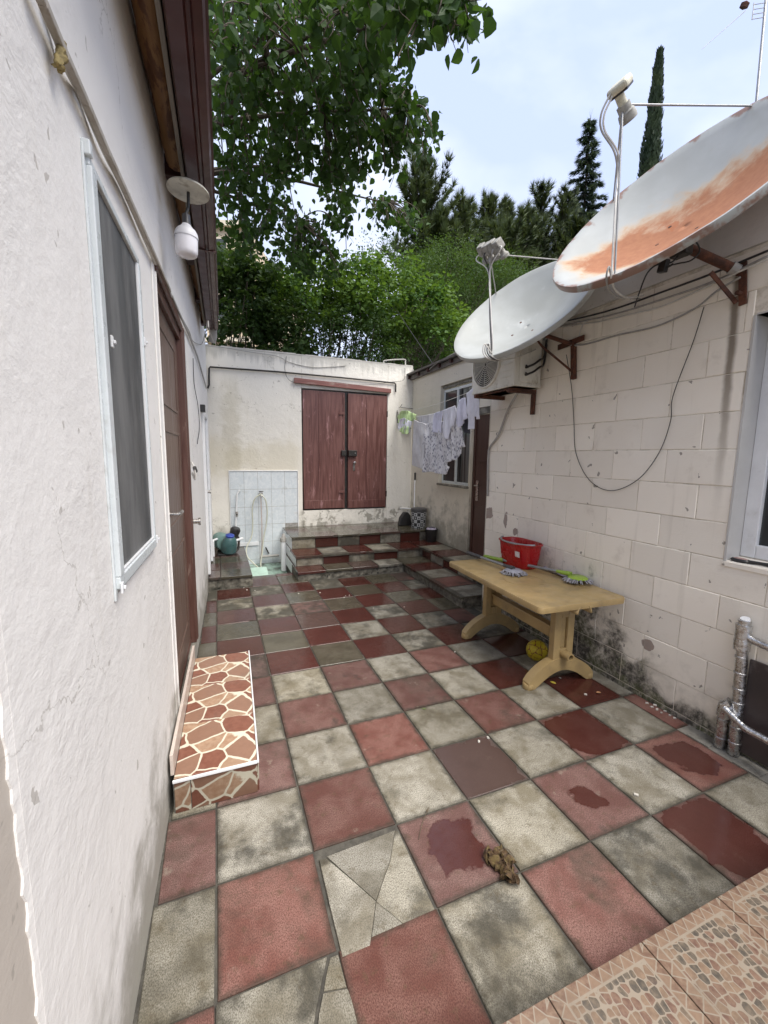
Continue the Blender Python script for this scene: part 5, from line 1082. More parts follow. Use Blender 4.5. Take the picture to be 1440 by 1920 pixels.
MB().tube([(tx-.155,5.20,.155),(tx-.155,5.20,.35)], .018, 10).tube([(tx-.155,5.20,.35),(tx-.155,5.26,.375),(tx-.1,5.36,.375)], .018, 10).build('inlet_pipe', MAT['pvc_white'], pm, smooth=True)

# ---- bits on the back wall
Yk = YB-.03
tag(MB().tube([aty(389,728,Yk), aty(392,722,Yk), aty(392,691,Yk), aty(394,688,Yk), aty(520,697,Yk), aty(640,708,Yk), aty(740,718,Yk), aty(742,721,Yk), aty(742,735,Yk)], .013, 10).build('gas_pipe', MAT['black_metal'], smooth=True), 'thin dark pipe running across the back wall above the door', 'pipe')
tag(MB().tube(spline([aty(410,650,Yk), aty(470,660,Yk), aty(520,668,Yk), aty(545,680,Yk+.02), aty(590,689,Yk+.02), aty(648,686,Yk+.02)], 6), .005, 6).build('cable', MAT['wire_grey'], smooth=True), 'loose grey cable trailing along the top of the back wall', 'cable')
tag(MB().tube(spline([aty(537,668,Yk+.02), aty(534,690,Yk+.02), aty(540,710,Yk), aty(560,718,Yk), aty(620,716,Yk), aty(680,722,Yk), aty(735,716,Yk), aty(757,712,Yk), aty(759,690,Yk)], 6), .003, 6).build('cable', MAT['wire_black'], smooth=True), 'thin dark wire drooping over the lintel of the double door', 'cable')
tag(MB().tube(spline([aty(720,681,YB+.05), aty(722,676,YB+.05), aty(757,674,YB+.05), aty(760,679,YB+.05), aty(760,690,YB+.02)], 4), .011, 8).build('bent_rail', MAT['grey_pvc'], smooth=True), 'bent pale pipe on top of the back wall', 'pipe')
tag(MB().tube(spline([(2.60,5.80,3.15),(2.56,5.7,2.98),(2.57,5.3,2.98),(2.50,4.8,3.03),(2.49,4.2,3.07),(2.48,3.4,3.08)], 8), .008, 6).build('cable', MAT['wire_grey'], smooth=True), 'grey cable sagging along the eave of the plastered house', 'cable')
tag(MB().tube(catenary(atd(690,492,9.5), (2.6, 5.0, 3.05), .05, 12), .006, 6).build('overhead_cable', MAT['wire_black'], smooth=True), 'black overhead cable slanting down in front of the trees', 'cable')

# ---- bits on the left house
Lp = lambda px, py, off=.02: atl(px, py, off)
dk = MB(); pts = [Lp(60,-40), Lp(78,0), Lp(120,100), Lp(160,190), Lp(200,283), Lp(240,370), Lp(280,458), Lp(318,545)]
for a, b_ in zip(pts[:-1], pts[1:]): dk.beam(a, b_, .019, .016, (1,0,0))
tag(dk.build('cable_duct', MAT['duct'], bevel=.003), 'weathered cable duct slanting over the window and brown door', 'duct')
dk = MB(); pts = [Lp(322,556,.016), Lp(338,592,.016), Lp(352,622,.016), Lp(370,668,.016), Lp(387,728,.016)]
for a, b_ in zip(pts[:-1], pts[1:]): dk.beam(a, b_, .016, .014, (1,0,0))
tag(dk.build('cable_duct', MAT['grey_pvc'], bevel=.003), 'thinner grey cable duct continuing to the back corner', 'duct')
fo = MB(); f0 = Lp(112, 90, .018)
def fo_f(u, v): return f0+Vector((.008*math.sin(math.pi*u)*math.sin(math.pi*v), (u-.5)*.026-.035*v+.01, -.075*v+.02))+Vector((.01,.004,.004))*mnoise.noise(Vector((u*4,v*6,2)))
fo.grid(fo_f, 8, 10); tag(fo.build('foam_blob', MAT['foam'], smooth=True, solid=.008), 'lump of yellow foam oozing under the cable duct', 'foam')
tag(MB().tube(spline([Lp(84,0,.012), Lp(100,60,.008), Lp(125,130,.012), Lp(150,180,.006), Lp(195,285,.012), Lp(232,360,.008), Lp(290,492,.012), Lp(330,575,.008), Lp(345,640,.012)], 8), .006, 6).build('cable', MAT['wire_white'], smooth=True), 'whitish cable tucked beneath the weathered duct', 'cable')
tag(MB().tube(spline([Lp(343,600,.02), Lp(355,622,.02), Lp(362,640,.02), Lp(378,645,.03), Lp(386,620,.12), Lp(390,602,.18), Lp(392,618,.2), Lp(400,640,.2)], 6), .004, 6).build('cable', MAT['wire_grey'], smooth=True), 'loose grey wire looping below the end of the gutter', 'cable')
tag(MB().tube(spline([Lp(362,672,.012), Lp(364,720,.012), Lp(371,760,.012), Lp(374,800,.012), Lp(370,832,.012)], 6), .0035, 6).build('cable', MAT['wire_black'], smooth=True), 'thin wire hanging on the white wall beyond the brown door', 'cable')
# pendant lamp
LM = thing('pendant_lamp', 'white bulb hanging from a round plate under the left eave', 'lamp', atz(352, 358, 3.0)); pc = atz(353, 360, 3.0)
MB().lathe([(.0,.012),(.10,.012),(.105,.006),(.105,.0),(.0,-.002)], pc, (.05,.03,1), 32).build('ceiling_plate', MAT['white_enamel'], LM, smooth=True)
dist = depth(pc); bt_ = atd(349, 408, dist); bb = atd(352, 470, dist); axb = Vector((.0, .0, -1)); tz = bt_.z
MB().tube(spline([pc, pc+Vector((-.004,.0,-.07)), Vector((bt_.x, bt_.y, tz+.02))], 5), .008, 8).build('cord', MAT['black_plastic'], LM, smooth=True)
MB().lathe([(.010,.02),(.020,.012),(.022,-.04),(.024,-.045)], (bt_.x, bt_.y, tz), (0,0,1), 14).build('socket', MAT['grey_plastic'], LM, smooth=True)
MB().lathe([(0.0202, -0.0326), (0.0258, -0.0418), (0.0331, -0.0512), (0.0478, -0.0632), (0.0561, -0.0791), (0.0598, -0.0977), (0.0598, -0.1042)], (bt_.x, bt_.y, tz), (.03,.0,1), 28).build('bulb_base', MAT['bulb_body'], LM, smooth=True)
MB().lathe([(0.057, -0.1032), (0.057, -0.1302), (0.0561, -0.1721), (0.0524, -0.186), (0.0414, -0.1944), (0.0, -0.1972)], (bt_.x, bt_.y, tz), (.03,.0,1), 28).build('bulb_globe', MAT['bulb'], LM, smooth=True)
# keys, cord bundle hanging beside the brown door
kx = atl(360, 884, .03); hb = MB()
for k in range(5): hb.tube(spline([kx+Vector((.0,.0,.07)), kx+Vector((.02,.012*(k-2),.02)), kx+Vector((.02,.008*(k-2),-.06)), kx+Vector((.0,.0,-.01))], 5), .007, 6)
tag(hb.build('cord_bundle', MAT['wire_white'], smooth=True), 'white and black cord bundle hung beside the brown door', 'cord')
tag(MB().tube([kx+Vector((.02,-.03,.03)), kx+Vector((.025,.03,.0))], .014, 8).build('cord_tie', MAT['black_plastic'], smooth=True), 'black tie holding the cord bundle by the door', 'tie')
kz = atl(360, 950, .02); tag(MB().tube(spline([atl(357,918,.012), atl(357,940,.012), atl(359,960,.014), atl(362,980,.014)], 5), .005, 6).build('hanging_strap', MAT['black_plastic'], smooth=True), 'black strap hanging on the white wall under the cord bundle', 'strap')
kv = atl(361, 978, .0); tag(MB().tube([kv, kv+Vector((.06,0,0))], .02, 10).tube([kv+Vector((.05,0,-.03)), kv+Vector((.05,0,.03))], .01, 8).build('wall_valve', MAT['steel'], smooth=True), 'small metal valve low on the white wall', 'valve')

# ---- bin, basket, dustpan on the landing
BN = thing('waste_bin', 'round bin with black and white heart squares and a dark lid', 'bin', (2.445, 5.12, H3))
MB().lathe([(.0,.0),(.118,.0),(.122,.01),(.130,.29),(.0,.29)], (2.445, 5.12, H3), (0,0,1), 36).build('bin_body', MAT['bin'], BN, smooth=True)
MB().lathe([(.134,.27),(.137,.30),(.134,.325),(.11,.335),(.0,.335)], (2.445, 5.12, H3), (0,0,1), 36).build('lid', MAT['grey_plastic'], BN, smooth=True)
BK = thing('small_basket', 'small black plastic basket at the foot of the patterned bin', 'basket', (2.49, 4.74, H2))
MB().lathe([(.0,.0),(.075,.0),(.080,.008),(.100,.205),(.106,.21),(.098,.20),(.075,.015),(.0,.012)], (2.49, 4.745, H2), (0,0,1), 28).build('bowl', MAT['black_plastic'], BK, smooth=True)
b = MB(); b.grid(lambda u, v: Vector((2.49+.085*math.cos(u*6.28)*(1-.25*v), 4.745+.085*math.sin(u*6.28)*(1-.25*v), H2+.195+.035*v+.02*mnoise.noise(Vector((math.cos(u*6.28)*3, math.sin(u*6.28)*3, v*3))))), 24, 4); b.build('bag_lining', MAT['purple_cloth'], BK, smooth=True, solid=.002)
DP = thing('dustpan', 'black lobby dustpan with a long white handle behind the bin', 'dustpan', (2.27, 5.35, H3)); dpc = Vector((2.30, 5.35, H3))
b = MB(); b.prism([dpc+Vector((-.12,-.03,.004)), dpc+Vector((.11,-.03,.004)), dpc+Vector((.10,-.02,.17)), dpc+Vector((.05,-.01,.235)), dpc+Vector((-.01,-.01,.235)), dpc+Vector((-.085,-.02,.14))], (0,.10,0)); b.build('pan', MAT['black_plastic'], DP, bevel=.012)
hp0, hp1 = aty(776, 972, 5.42), aty(778, 900, 5.55); MB().tube([hp0, hp1], .010, 10).build('handle', MAT['pvc_white'], DP, smooth=True); MB().tube([hp1, hp1+(hp1-hp0).normalized()*.13], .016, 10).build('grip', MAT['black_plastic'], DP, smooth=True)
tag(MB().tube([aty(750,953,YB-.03), aty(780,954,YB-.03)], .012, 8).build('wall_pipe_stub', MAT['pvc_white'], smooth=True), 'short pale pipe on the wall behind the bin', 'pipe')

# ---- right edge: foil-wrapped pipes, metal panel, hairbrush
FP = thing('foil_pipes', 'silver foil-wrapped pipes standing at the right wall', 'pipes', (BX-.05, .13, 0))
pf = lambda px, py, off: atx(px, py, BX-off)
b0, b1_ = pf(1386,1405,.045), pf(1407,1172,.045)
def foil(name, pts, r):
    P_ = []; rs = []
    for a, b_ in zip(pts[:-1], pts[1:]):
        a = Vector(a); b_ = Vector(b_); n_ = max(2, int((b_-a).length/.014))
        for k in range(n_): 
            q = a.lerp(b_, k/n_); P_.append(q); rs.append(r*(1+.07*mnoise.noise(q*60)))
    P_.append(Vector(pts[-1])); rs.append(r); return MB().tube(P_, rs, 16).build(name, MAT['foil'], FP, smooth=True)
foil('tall_pipe', [(b0.x, .113, .0), (b0.x, .125, .35), (b0.x, .140, .74)], .027)
foil('tee', [(b0.x, .140, .60), (b0.x, .142, .74)], .037); foil('short_pipe', [(b0.x-.005, .180, .0), (b0.x-.005, .178, .22)], .027)
foil('elbow', [(b0.x-.005, .178, .19), (b0.x-.008, .172, .255), (b0.x-.0, .15, .275)], .036)
foil('lower_arm', [(b0.x-.035, .165, .25), (b0.x-.05, .05, .205), (b0.x-.05, -.35, .195)], .019); foil('upper_arm', [(b0.x, .14, .68), (b0.x, .05, .665), (b0.x, -.4, .66)], .020)
for z, y in ((.07,.115),(.16,.118),(.30,.124),(.38,.127),(.47,.131),(.56,.135)): MB().lathe([(.0275,-.006),(.0295,-.004),(.0295,.004),(.0275,.006)], (b0.x, y, z), (0,.04,1), 16).build('tape_band', MAT['foil_seam'], FP)
for z in (.06, .17): MB().lathe([(.0275,-.005),(.0295,-.003),(.0295,.003),(.0275,.005)], (b0.x-.005, .179, z), (0,0,1), 16).build('tape_band', MAT['foil_seam'], FP)
MB().lathe([(.0,.0),(.022,.0),(.024,-.03)], (b0.x, .141, .775), (-.3,0,1), 16).build('pipe_end', MAT['pvc_white'], FP, smooth=True); foil('collar', [(b0.x, .140, .73), (b0.x, .141, .765)], .030)
tag(MB().box(BX-.022, BX-.006, -.75, .108, .02, .555).build('metal_panel', MAT['brown_panel'], bevel=.003), 'dark brown sheet metal panel leaning on the wall behind the foil pipes', 'panel')
HB = thing('hairbrush', 'black hairbrush with a pinkish pad lying on the window sill', 'hairbrush', (BX+.03, .22, WZ0+.02)); hb0 = Vector((BX+.03, .235, WZ0+.022))
b = MB(); b.lathe([(.0,-.012),(.030,-.010),(.036,.0),(.030,.009),(.0,.010)], (0,0,0), (0,0,1), 20); b.v = [(hb0.x+v[0]*.75, hb0.y+v[1]*1.35, hb0.z+v[2]) for v in b.v]; b.build('head', MAT['black_plastic'], HB, smooth=True)
b = MB(); b.lathe([(.0,.012),(.022,.012),(.026,.008)], (0,0,0), (0,0,1), 20); b.v = [(hb0.x+v[0]*.75, hb0.y+v[1]*1.35, hb0.z+v[2]) for v in b.v]; b.build('pad', simple('pink_pad', (.42, .27, .24), .7), HB, smooth=True)
MB().tube([hb0+Vector((0,-.04,0)), hb0+Vector((.01,-.09,.002)), hb0+Vector((.015,-.18,.002))], [.010,.008,.011], 10).build('handle', MAT['black_plastic'], HB, smooth=True)

# ---- plastic table with things on it
TH = math.atan2(.165, 3.46)
TC = Vector((4.30*T, 3.98*T, 0))
def TT(x, y, z):                                                # table frame: x across, y along
    return (TC.x+x*math.cos(TH)+y*math.sin(TH), TC.y-x*math.sin(TH)+y*math.cos(TH), z)
TB = thing('plastic_table', 'sand coloured plastic garden table standing against the block wall', 'table', TC)
TZ, hw, hl2 = .666, .362, .625
def rr(hx, hy, r_, n=6):
    out = []
    for cx_, cy_, a0 in ((hx-r_, hy-r_, 0), (-hx+r_, hy-r_, 90), (-hx+r_, -hy+r_, 180), (hx-r_, -hy+r_, 270)):
        for k in range(n+1): a = R(a0+90*k/n); out.append((cx_+r_*math.cos(a), cy_+r_*math.sin(a)))
    return out
tt = MB(TT); 
def slab(b, outl, z0, z1): b.prism([(x, y, z0) for x, y in outl], (0, 0, z1-z0))
tb_ = MB(TT); n0 = rr(hw, hl2, .035); n_ = len(n0)
lay = [(n0, TZ-.042), (rr(hw+.004, hl2+.004, .037), TZ-.012), (rr(hw, hl2, .034), TZ), (rr(hw-.012, hl2-.012, .03), TZ-.0015), (rr(hw-.02, hl2-.02, .026), TZ-.0015)]
vs = [(x, y, z) for ol, z in lay for x, y in ol]; fs = [(a*n_+k, a*n_+(k+1) % n_, (a+1)*n_+(k+1) % n_, (a+1)*n_+k) for a in range(len(lay)-1) for k in range(n_)] + [tuple(range((len(lay)-1)*n_, len(lay)*n_)), tuple(reversed(range(n_)))]
tb_._add(vs, fs); tb_.build('table_top', MAT['table'], TB, smooth=True, ang=50)
b = MB(TT); b.lathe([(.148,.0),(.148,.0018),(.156,.0018),(.156,.0)], (-.06, -.06, TZ-.0014), (0,0,1), 40); b.build('moulded_ring', MAT['table'], TB)
for sy in (-1, 1):
    yl = sy*.435 
    b = MB(TT); zz = .15
    b.box(-.085, -.028, yl-.028, yl+.028, .14, TZ-.043).box(.028, .085, yl-.028, yl+.028, .14, TZ-.043).box(-.028, .028, yl-.028, yl+.028, .14, .27).box(-.028, .028, yl-.028, yl+.028, .50, TZ-.043).box(-.026, .026, yl-.008, yl+.008, .27, .50)
    LG = b.build('pedestal', MAT['table'], TB, bevel=.006)
    ft = MB(TT); top = []; bot = []
    for k in range(21):
        x = -.285+.57*k/20; u = abs(x)/.285; top.append((x, .018+.155*math.cos(u*math.pi/2)**.75+.032)); bot.append((x, max(.0, -.01+.12*math.cos(min(1, u/.86)*math.pi/2)) if u < .86 else 0.0))
    for k in range(20):
        (xa, ta), (xb, tb2), (_, ba), (_, bb2) = top[k], top[k+1], bot[k], bot[k+1]
        ft._add([(xa, yl-.034, ba), (xb, yl-.034, bb2), (xb, yl-.034, tb2), (xa, yl-.034, ta), (xa, yl+.034, ba), (xb, yl+.034, bb2), (xb, yl+.034, tb2), (xa, yl+.034, ta)], [(0,1,2,3),(7,6,5,4),(3,2,6,7),(1,0,4,5)] + ([(0,3,7,4)] if k == 0 else []) + ([(1,5,6,2)] if k == 19 else []))
    ft.build('arched_foot', MAT['table'], TB, smooth=True, ang=35)
    for sx in (-1, 1): MB(TT).lathe([(.036, .0), (.040, .006), (.040, .032), (.036, .04)], (sx*.262, yl, 0), (0,0,1), 16, True).build('foot_cap', MAT['table'], TB, smooth=True)
    MB(TT).lathe([(.029,0),(.029,.085),(.020,.085),(.020,.0)], (0, yl+sy*.02, .235), (0, sy, 0), 16).build('tube_end', MAT['table'], TB, smooth=True)
    # wavy clip under the end of the top
    b = MB(TT); pts = [(-.18, TZ-.044), (-.14, TZ-.05), (-.105, TZ-.085), (-.07, TZ-.05), (-.045, TZ-.02), (0, TZ-.008), (.045, TZ-.02), (.085, TZ-.06), (.10, TZ-.09), (.115, TZ-.05), (.14, TZ-.044)]
    b.prism([(x, sy*(hl2+.004), z) for x, z in pts] + [(.14, sy*(hl2+.004), TZ-.042)], (0, -sy*.012, 0)); 
    cv = MB(TT); cv.grid(lambda u, v: (.058*math.cos(math.pi*u), sy*(hl2-.19+.192*v), TZ-.078+.066*math.sin(math.pi*u)), 16, 4)
    cv.build('end_bracket', MAT['table'], TB, smooth=True, solid=.010)
b = MB(TT); b.box(-.022, .022, -.407, .407, .305, .385).box(-.034, .034, -.407, .407, .385, .40); b.build('stretcher', MAT['table'], TB, bevel=.006)

# bucket
bc = atz(975, 1060, TZ); bc = Vector((1.80, bc.y+.02, TZ))
BU = thing('red_bucket', 'oval red plastic bucket on the table against the wall', 'bucket', bc)
def ov(prof, n=40, sx=.98, sy=1.62):
    vs = []; fs = []
    for r_, h in prof:
        for k in range(n):
            a = 2*math.pi*k/n; ca_, sa_ = math.cos(a), math.sin(a); k_ = (abs(ca_)**3.2+abs(sa_)**3.2)**(-1/3.2); vs.append((bc.x+r_*sx*ca_*k_*.93, bc.y+r_*sy*sa_*k_*.93, TZ+h*.86))
    for i in range(len(prof)-1):
        for k in range(n): fs.append((i*n+k, i*n+(k+1) % n, (i+1)*n+(k+1) % n, (i+1)*n+k))
    fs.append(tuple(range(n-1, -1, -1))); return MB()._add(vs, fs)
ov([(.108,.0),(.112,.008),(.118,.09),(.121,.092),(.132,.235),(.140,.238),(.141,.250),(.134,.252),(.128,.235),(.106,.012),(.0,.010)]).build('bucket_body', MAT['bucket'], BU, smooth=True, ang=40)
hp = []; 
for k in range(13): a = R(-80+160*k/12); hp.append((bc.x-.135*math.cos(a)+.0, bc.y+.215*math.sin(a), TZ+.222-.006*math.cos(a)))
MB().tube(hp, .0085, 8).build('handle', MAT['grey_rod'], BU, smooth=True)
st_ = MB(); st_.grid(lambda u, v: (bc.x-.1185-.006*v, bc.y-.145+.06*u, TZ+.105+.05*v), 8, 2); st_.build('sticker', MAT['paper_label'], BU)
# mops
def mop(label, a, b_, rodmat, gripmat, head, headmat, plate, grip_len=.22, rz=.012):
    a = Vector(a); b_ = Vector(b_); t = thing('mop', label, 'mop', b_); d = (b_-a).normalized()
    MB().tube([a+d*grip_len*.9, b_], rz, 10).build('rod', rodmat, t, smooth=True); MB().tube([a, a+d*.01, a+d*grip_len], [rz*1.2, rz*1.5, rz*1.4], 10).build('grip', gripmat, t, smooth=True)
    MB().tube([b_-d*.12, b_-d*.05, b_], [rz*1.1, rz*1.5, rz*1.7], 10).build('socket', gripmat, t, smooth=True)
    hc = Vector(head)
    MB().lathe([(.0,.012),(.06,.012),(.075,.0),(.07,-.006)], hc+Vector((0,0,.028)), (0,0,1), 24).build('head_plate', plate, t, smooth=True)
    y = MB(); rr_ = random.Random(hash(label) % 99)
    for k in range(70):
        a_ = rr_.uniform(0, 6.28); r0 = .045; r1 = rr_.uniform(.085, .115); w_ = rr_.uniform(-.25, .25)
        y.tube([hc+Vector((r0*math.cos(a_), r0*math.sin(a_), .026)), hc+Vector((.075*math.cos(a_+w_*.4), .075*math.sin(a_+w_*.4), .018+rr_.uniform(0,.008))), hc+Vector((r1*math.cos(a_+w_), r1*math.sin(a_+w_), .005+rr_.uniform(0,.004)))], [.006,.006,.0045], 5)
    y.build('yarn', headmat, t, smooth=True)
h1_ = atz(962, 1076, TZ); h2_ = atz(1083, 1090, TZ+.01)
mop('grey rod mop whose round head lies in the middle of the table', atz(876,1036,TZ+.035), h1_+Vector((0,0,.045)), MAT['grey_rod'], MAT['grey_plastic'], h1_, MAT['mop_yarn'], simple('grey_mop_plate', (.30, .30, .34), .5))
mop('green and white mop lying along the table with its head at the near end', atz(908,1043,TZ+.02), h2_+Vector((-.02,.05,.045)), MAT['grey_rod'], MAT['lime'], h2_, MAT['mop_yarn'], MAT['lime'])
g3 = atz(1075, 1075, TZ+.015); rgm = MB()
rgm.grid(lambda u, v: Vector((1.87+.05*v, 1.62-.42*u, TZ+.012+.015*abs(mnoise.noise(Vector((u*8, v*4, 1))))+.008*math.sin(v*9+u*5))), 40, 8)
tag(rgm.build('mop_cloth', MAT['purple_cloth'], smooth=True, solid=.004), 'long lilac floor cloth lying at the back of the table', 'cloth')

# football under the table
BL = Vector((1.655, 1.36, .083)); phi = (1+5**.5)/2; cent = []
for s1_ in (-1, 1):
    for s2_ in (-1, 1): cent += [(0, s1_, s2_*phi), (s1_, s2_*phi, 0), (s2_*phi, 0, s1_)]
pent = [Vector(c).normalized() for c in cent]; hexc = []
for s1_ in (-1, 1):
    for s2_ in (-1, 1):
        hexc += [(0, s1_/phi, s2_*phi), (s1_/phi, s2_*phi, 0), (s2_*phi, 0, s1_/phi)]
        for s3_ in (-1, 1): hexc.append((s1_, s2_, s3_))
hexc = [Vector(c).normalized() for c in hexc]; rotm = Matrix.Rotation(.5, 3, 'X') @ Matrix.Rotation(.9, 3, 'Z'); allc = [(rotm @ c, 0.0) for c in hexc]+[(rotm @ c, .035) for c in pent]
bm = bmesh.new(); bmesh.ops.create_icosphere(bm, subdivisions=5, radius=1.0); ms_ = []
def seam(d):
    l_ = sorted((d.angle(c)+w_ for c, w_ in allc))[:2]; return l_[1]-l_[0]
sv = {}
for v in bm.verts: q = v.co.normalized(); s_v = seam(q); sv[v] = s_v; v.co = q*(.083*(1-.025*max(0, 1-s_v/.06)))
for f in bm.faces: f.material_index = 1 if seam(f.calc_center_median().normalized()) < .045 else 0; f.smooth = True
me = bpy.data.meshes.new('football'); bm.to_mesh(me); bm.free()
me.materials.append(simple('yellow_ball_leather', (.52, .42, .02), .45, 0, .15, 25, .1, 80, (.2, .15, .05), .5, 20, .52, .68)); me.materials.append(simple('maroon_seam', (.16, .025, .02), .5))
tag(put('football', me, None, BL), 'yellow football with maroon seams under the table', 'ball')
# ================================================================== TREES AND WHAT LIES BEYOND
LEAF = [(0, 0, 0), (.38, .16, .07), (.50, .42, .10), (.30, .74, .05), (0, 1.06, -.06), (-.30, .74, .05), (-.50, .42, .10), (-.38, .16, .07), (0, .45, -.04)]
LEAFF = [(0,1,8),(1,2,8),(2,3,8),(3,4,8),(4,5,8),(5,6,8),(6,7,8),(7,0,8)]
OVAL = [(0, 0, 0), (.26, .38, .05), (0, 1, -.04), (-.26, .38, .05)]
OVALF = [(0,1,2),(0,2,3)]
def frame(t, up):
    y = Vector(t).normalized(); x = y.cross(Vector(up))
    if x.length < 1e-3: x = y.orthogonal()
    x.normalize(); z = x.cross(y); return x, y, z
class Crown:
    def __init__(s, shape, faces): s.v = []; s.f = []; s.sh = shape; s.fa = faces
    def leaf(s, p, fr, size):
        x, y, z = fr; b = len(s.v)
        s.v += [tuple(p+x*(a*size)+y*(c*size)+z*(e*size)) for a, c, e in s.sh]; s.f += [tuple(b+i for i in f) for f in s.fa]
    def build(s, name, mat, parent):
        me = bpy.data.meshes.new(name); me.from_pydata(s.v, [], s.f); me.materials.append(mat); me.update(); return put(name, me, parent, (0,0,0))
def poly_sample(poly, rr, dens=None):
    xs = [p[0] for p in poly]; ys = [p[1] for p in poly]
    while True:
        x, y = rr.uniform(min(xs), max(xs)), rr.uniform(min(ys), max(ys))
        if inside(poly, x, y) and (dens is None or rr.random() < dens(x, y)): return x, y

# ---- big mulberry overhanging from behind the left house
rr = random.Random(21)
MT = thing('mulberry_tree', 'big leafy tree overhanging the courtyard from the upper left', 'tree', (-2.7, 6.7, -.45))
fork = Vector((-2.2, 6.3, 4.6))
MB().tube(spline([(-2.7, 6.7, -.45), (-2.75, 6.7, 1.5), (-2.5, 6.5, 3.2), fork], 6), [.24-.004*k for k in range(19)], 14).build('trunk', MAT['bark'], MT, smooth=True)
P_MAIN = [(375,-60),(740,-60),(745,60),(715,130),(690,200),(660,330),(600,340),(560,420),(585,500),(545,530),(490,480),(440,455),(395,430),(380,250)]
SPRAYS = [([(740,-40),(890,-40),(885,40),(850,70),(800,60),(760,95),(740,110)], 55, 3.2), ([(700,120),(740,110),(770,170),(815,240),(812,260),(785,300),(760,270),(720,200)], 36, 4.4), ([(620,200),(720,190),(765,300),(735,345),(690,320),(640,345),(600,320)], 60, 4.9),
  ([(611,354),(655,354),(655,386),(611,386)], 10, 6.0), ([(600,405),(655,405),(655,442),(600,442)], 12, 6.4), ([(694,375),(790,395),(785,430),(700,420)], 26, 6.6), ([(540,440),(640,450),(650,500),(560,530)], 30, 6.8)]
HOLES = [(520,75,34,20),(610,250,26,18),(560,345,30,30),(430,255,22,26),(400,300,18,30),(480,395,18,18),(690,245,30,18),(720,170,18,30),(640,120,22,18),(530,190,16,14),(470,100,20,14),(395,330,20,40),(450,40,18,12),(590,60,20,14),(680,70,16,16),(730,60,14,18),(760,130,16,20),(640,190,18,14),(540,260,18,16),(470,300,18,20),(590,120,14,12)]
def dens_m(x, y):
    d = 1.0
    for hx, hy, rx, ry in HOLES:
        if ((x-hx)/rx)**2+((y-hy)/ry)**2 < 1: d *= .06
    return d*(.02+.98*(mnoise.noise(Vector((x*.026, y*.026, 3)))+.6*mnoise.noise(Vector((x*.06, y*.06, 7)))>-.12))
clumps = []
for k in range(330):
    x, y = poly_sample(P_MAIN, rr, dens_m); t = max(0, y)/520
    clumps.append((atd(x, y, 3.3+3.3*t+rr.uniform(-.4, 1.5)), rr.uniform(.16, .30), rr.randint(14, 22)))
for poly_, n_, d_ in SPRAYS:
    for k in range(n_):
        x, y = poly_sample(poly_, rr); clumps.append((atd(x, y, d_+rr.uniform(-.2, .5)), rr.uniform(.10, .18), rr.randint(7, 12)))
targets = [atd(*q) for q in ((430,60,4.2),(560,30,4.0),(700,20,3.8),(840,10,3.4),(500,200,5.0),(640,160,4.8),(770,210,4.6),(450,350,5.8),(560,420,6.4),(620,320,6.0),(720,385,6.7))]
limbs = []
for k, t_ in enumerate(targets):
    mid = fork.lerp(t_, .45)+Vector((rr.uniform(-.2,.2), rr.uniform(-.2,.2), .55)); pts = spline([fork, mid, t_+Vector((0,0,.05))], 8); limbs.append(pts)
    MB().tube(pts, [.058*(1-.85*i/(len(pts)-1)) for i in range(len(pts))], 8).build('limb', MAT['bark'], MT, smooth=True)
tw = MB(); leaves = []
for c, rad, nl in clumps:
    q = min((p for l_ in limbs for p in l_), key=lambda p: (p-c).length_squared); end = c+Vector((rr.uniform(-.15,.15), rr.uniform(-.15,.15), -.12))
    pts = spline([q, q.lerp(c, .6)+Vector((0,0,.10)), c, end], 4); tw.tube(pts, [.010*(1-.8*i/(len(pts)-1)) for i in range(len(pts))], 5)
    for k in range(nl):
        u = rr.uniform(.35, 1); bp = pts[int(u*(len(pts)-1))]; off = Vector((rr.gauss(0, 1), rr.gauss(0, 1), rr.gauss(0, .7)))*rad*.58
        p = (bp if rr.random() < .4 else c)+off; dr = Vector((rr.gauss(0, .95), rr.gauss(0, .95), -.75)); leaves.append((p, frame(dr, (rr.gauss(0, 1), rr.gauss(0, 1), .6)), rr.choice((rr.uniform(.05, .08), rr.uniform(.07, .125)))))
tw.build('twigs', MAT['bark'], MT)['kind'] = 'stuff'
def vis(l_):
    x, y = project(l_[0]); return l_[2]/depth(l_[0]) if 0 < x < 1440 and 0 < y < 1920 else 0
leaves.sort(key=vis, reverse=True)
lme = bpy.data.meshes.new('leaf'); lme.from_pydata(LEAF, [], LEAFF); lme.materials.append(MAT['leaf_mulberry'])
for p, (x, y, z), s_ in leaves[:300]:
    o = bpy.data.objects.new('leaf', lme); COL.objects.link(o); o.parent = MT; p2 = p-MT.location
    o.matrix_basis = Matrix(((x.x*s_, y.x*s_, z.x*s_, p2.x), (x.y*s_, y.y*s_, z.y*s_, p2.y), (x.z*s_, y.z*s_, z.z*s_, p2.z), (0, 0, 0, 1)))
cr_ = Crown(LEAF, LEAFF)
for p, fr, s_ in leaves[300:]: cr_.leaf(p, fr, s_)
cr_.build('crown', MAT['leaf_mulberry'], MT)['kind'] = 'stuff'

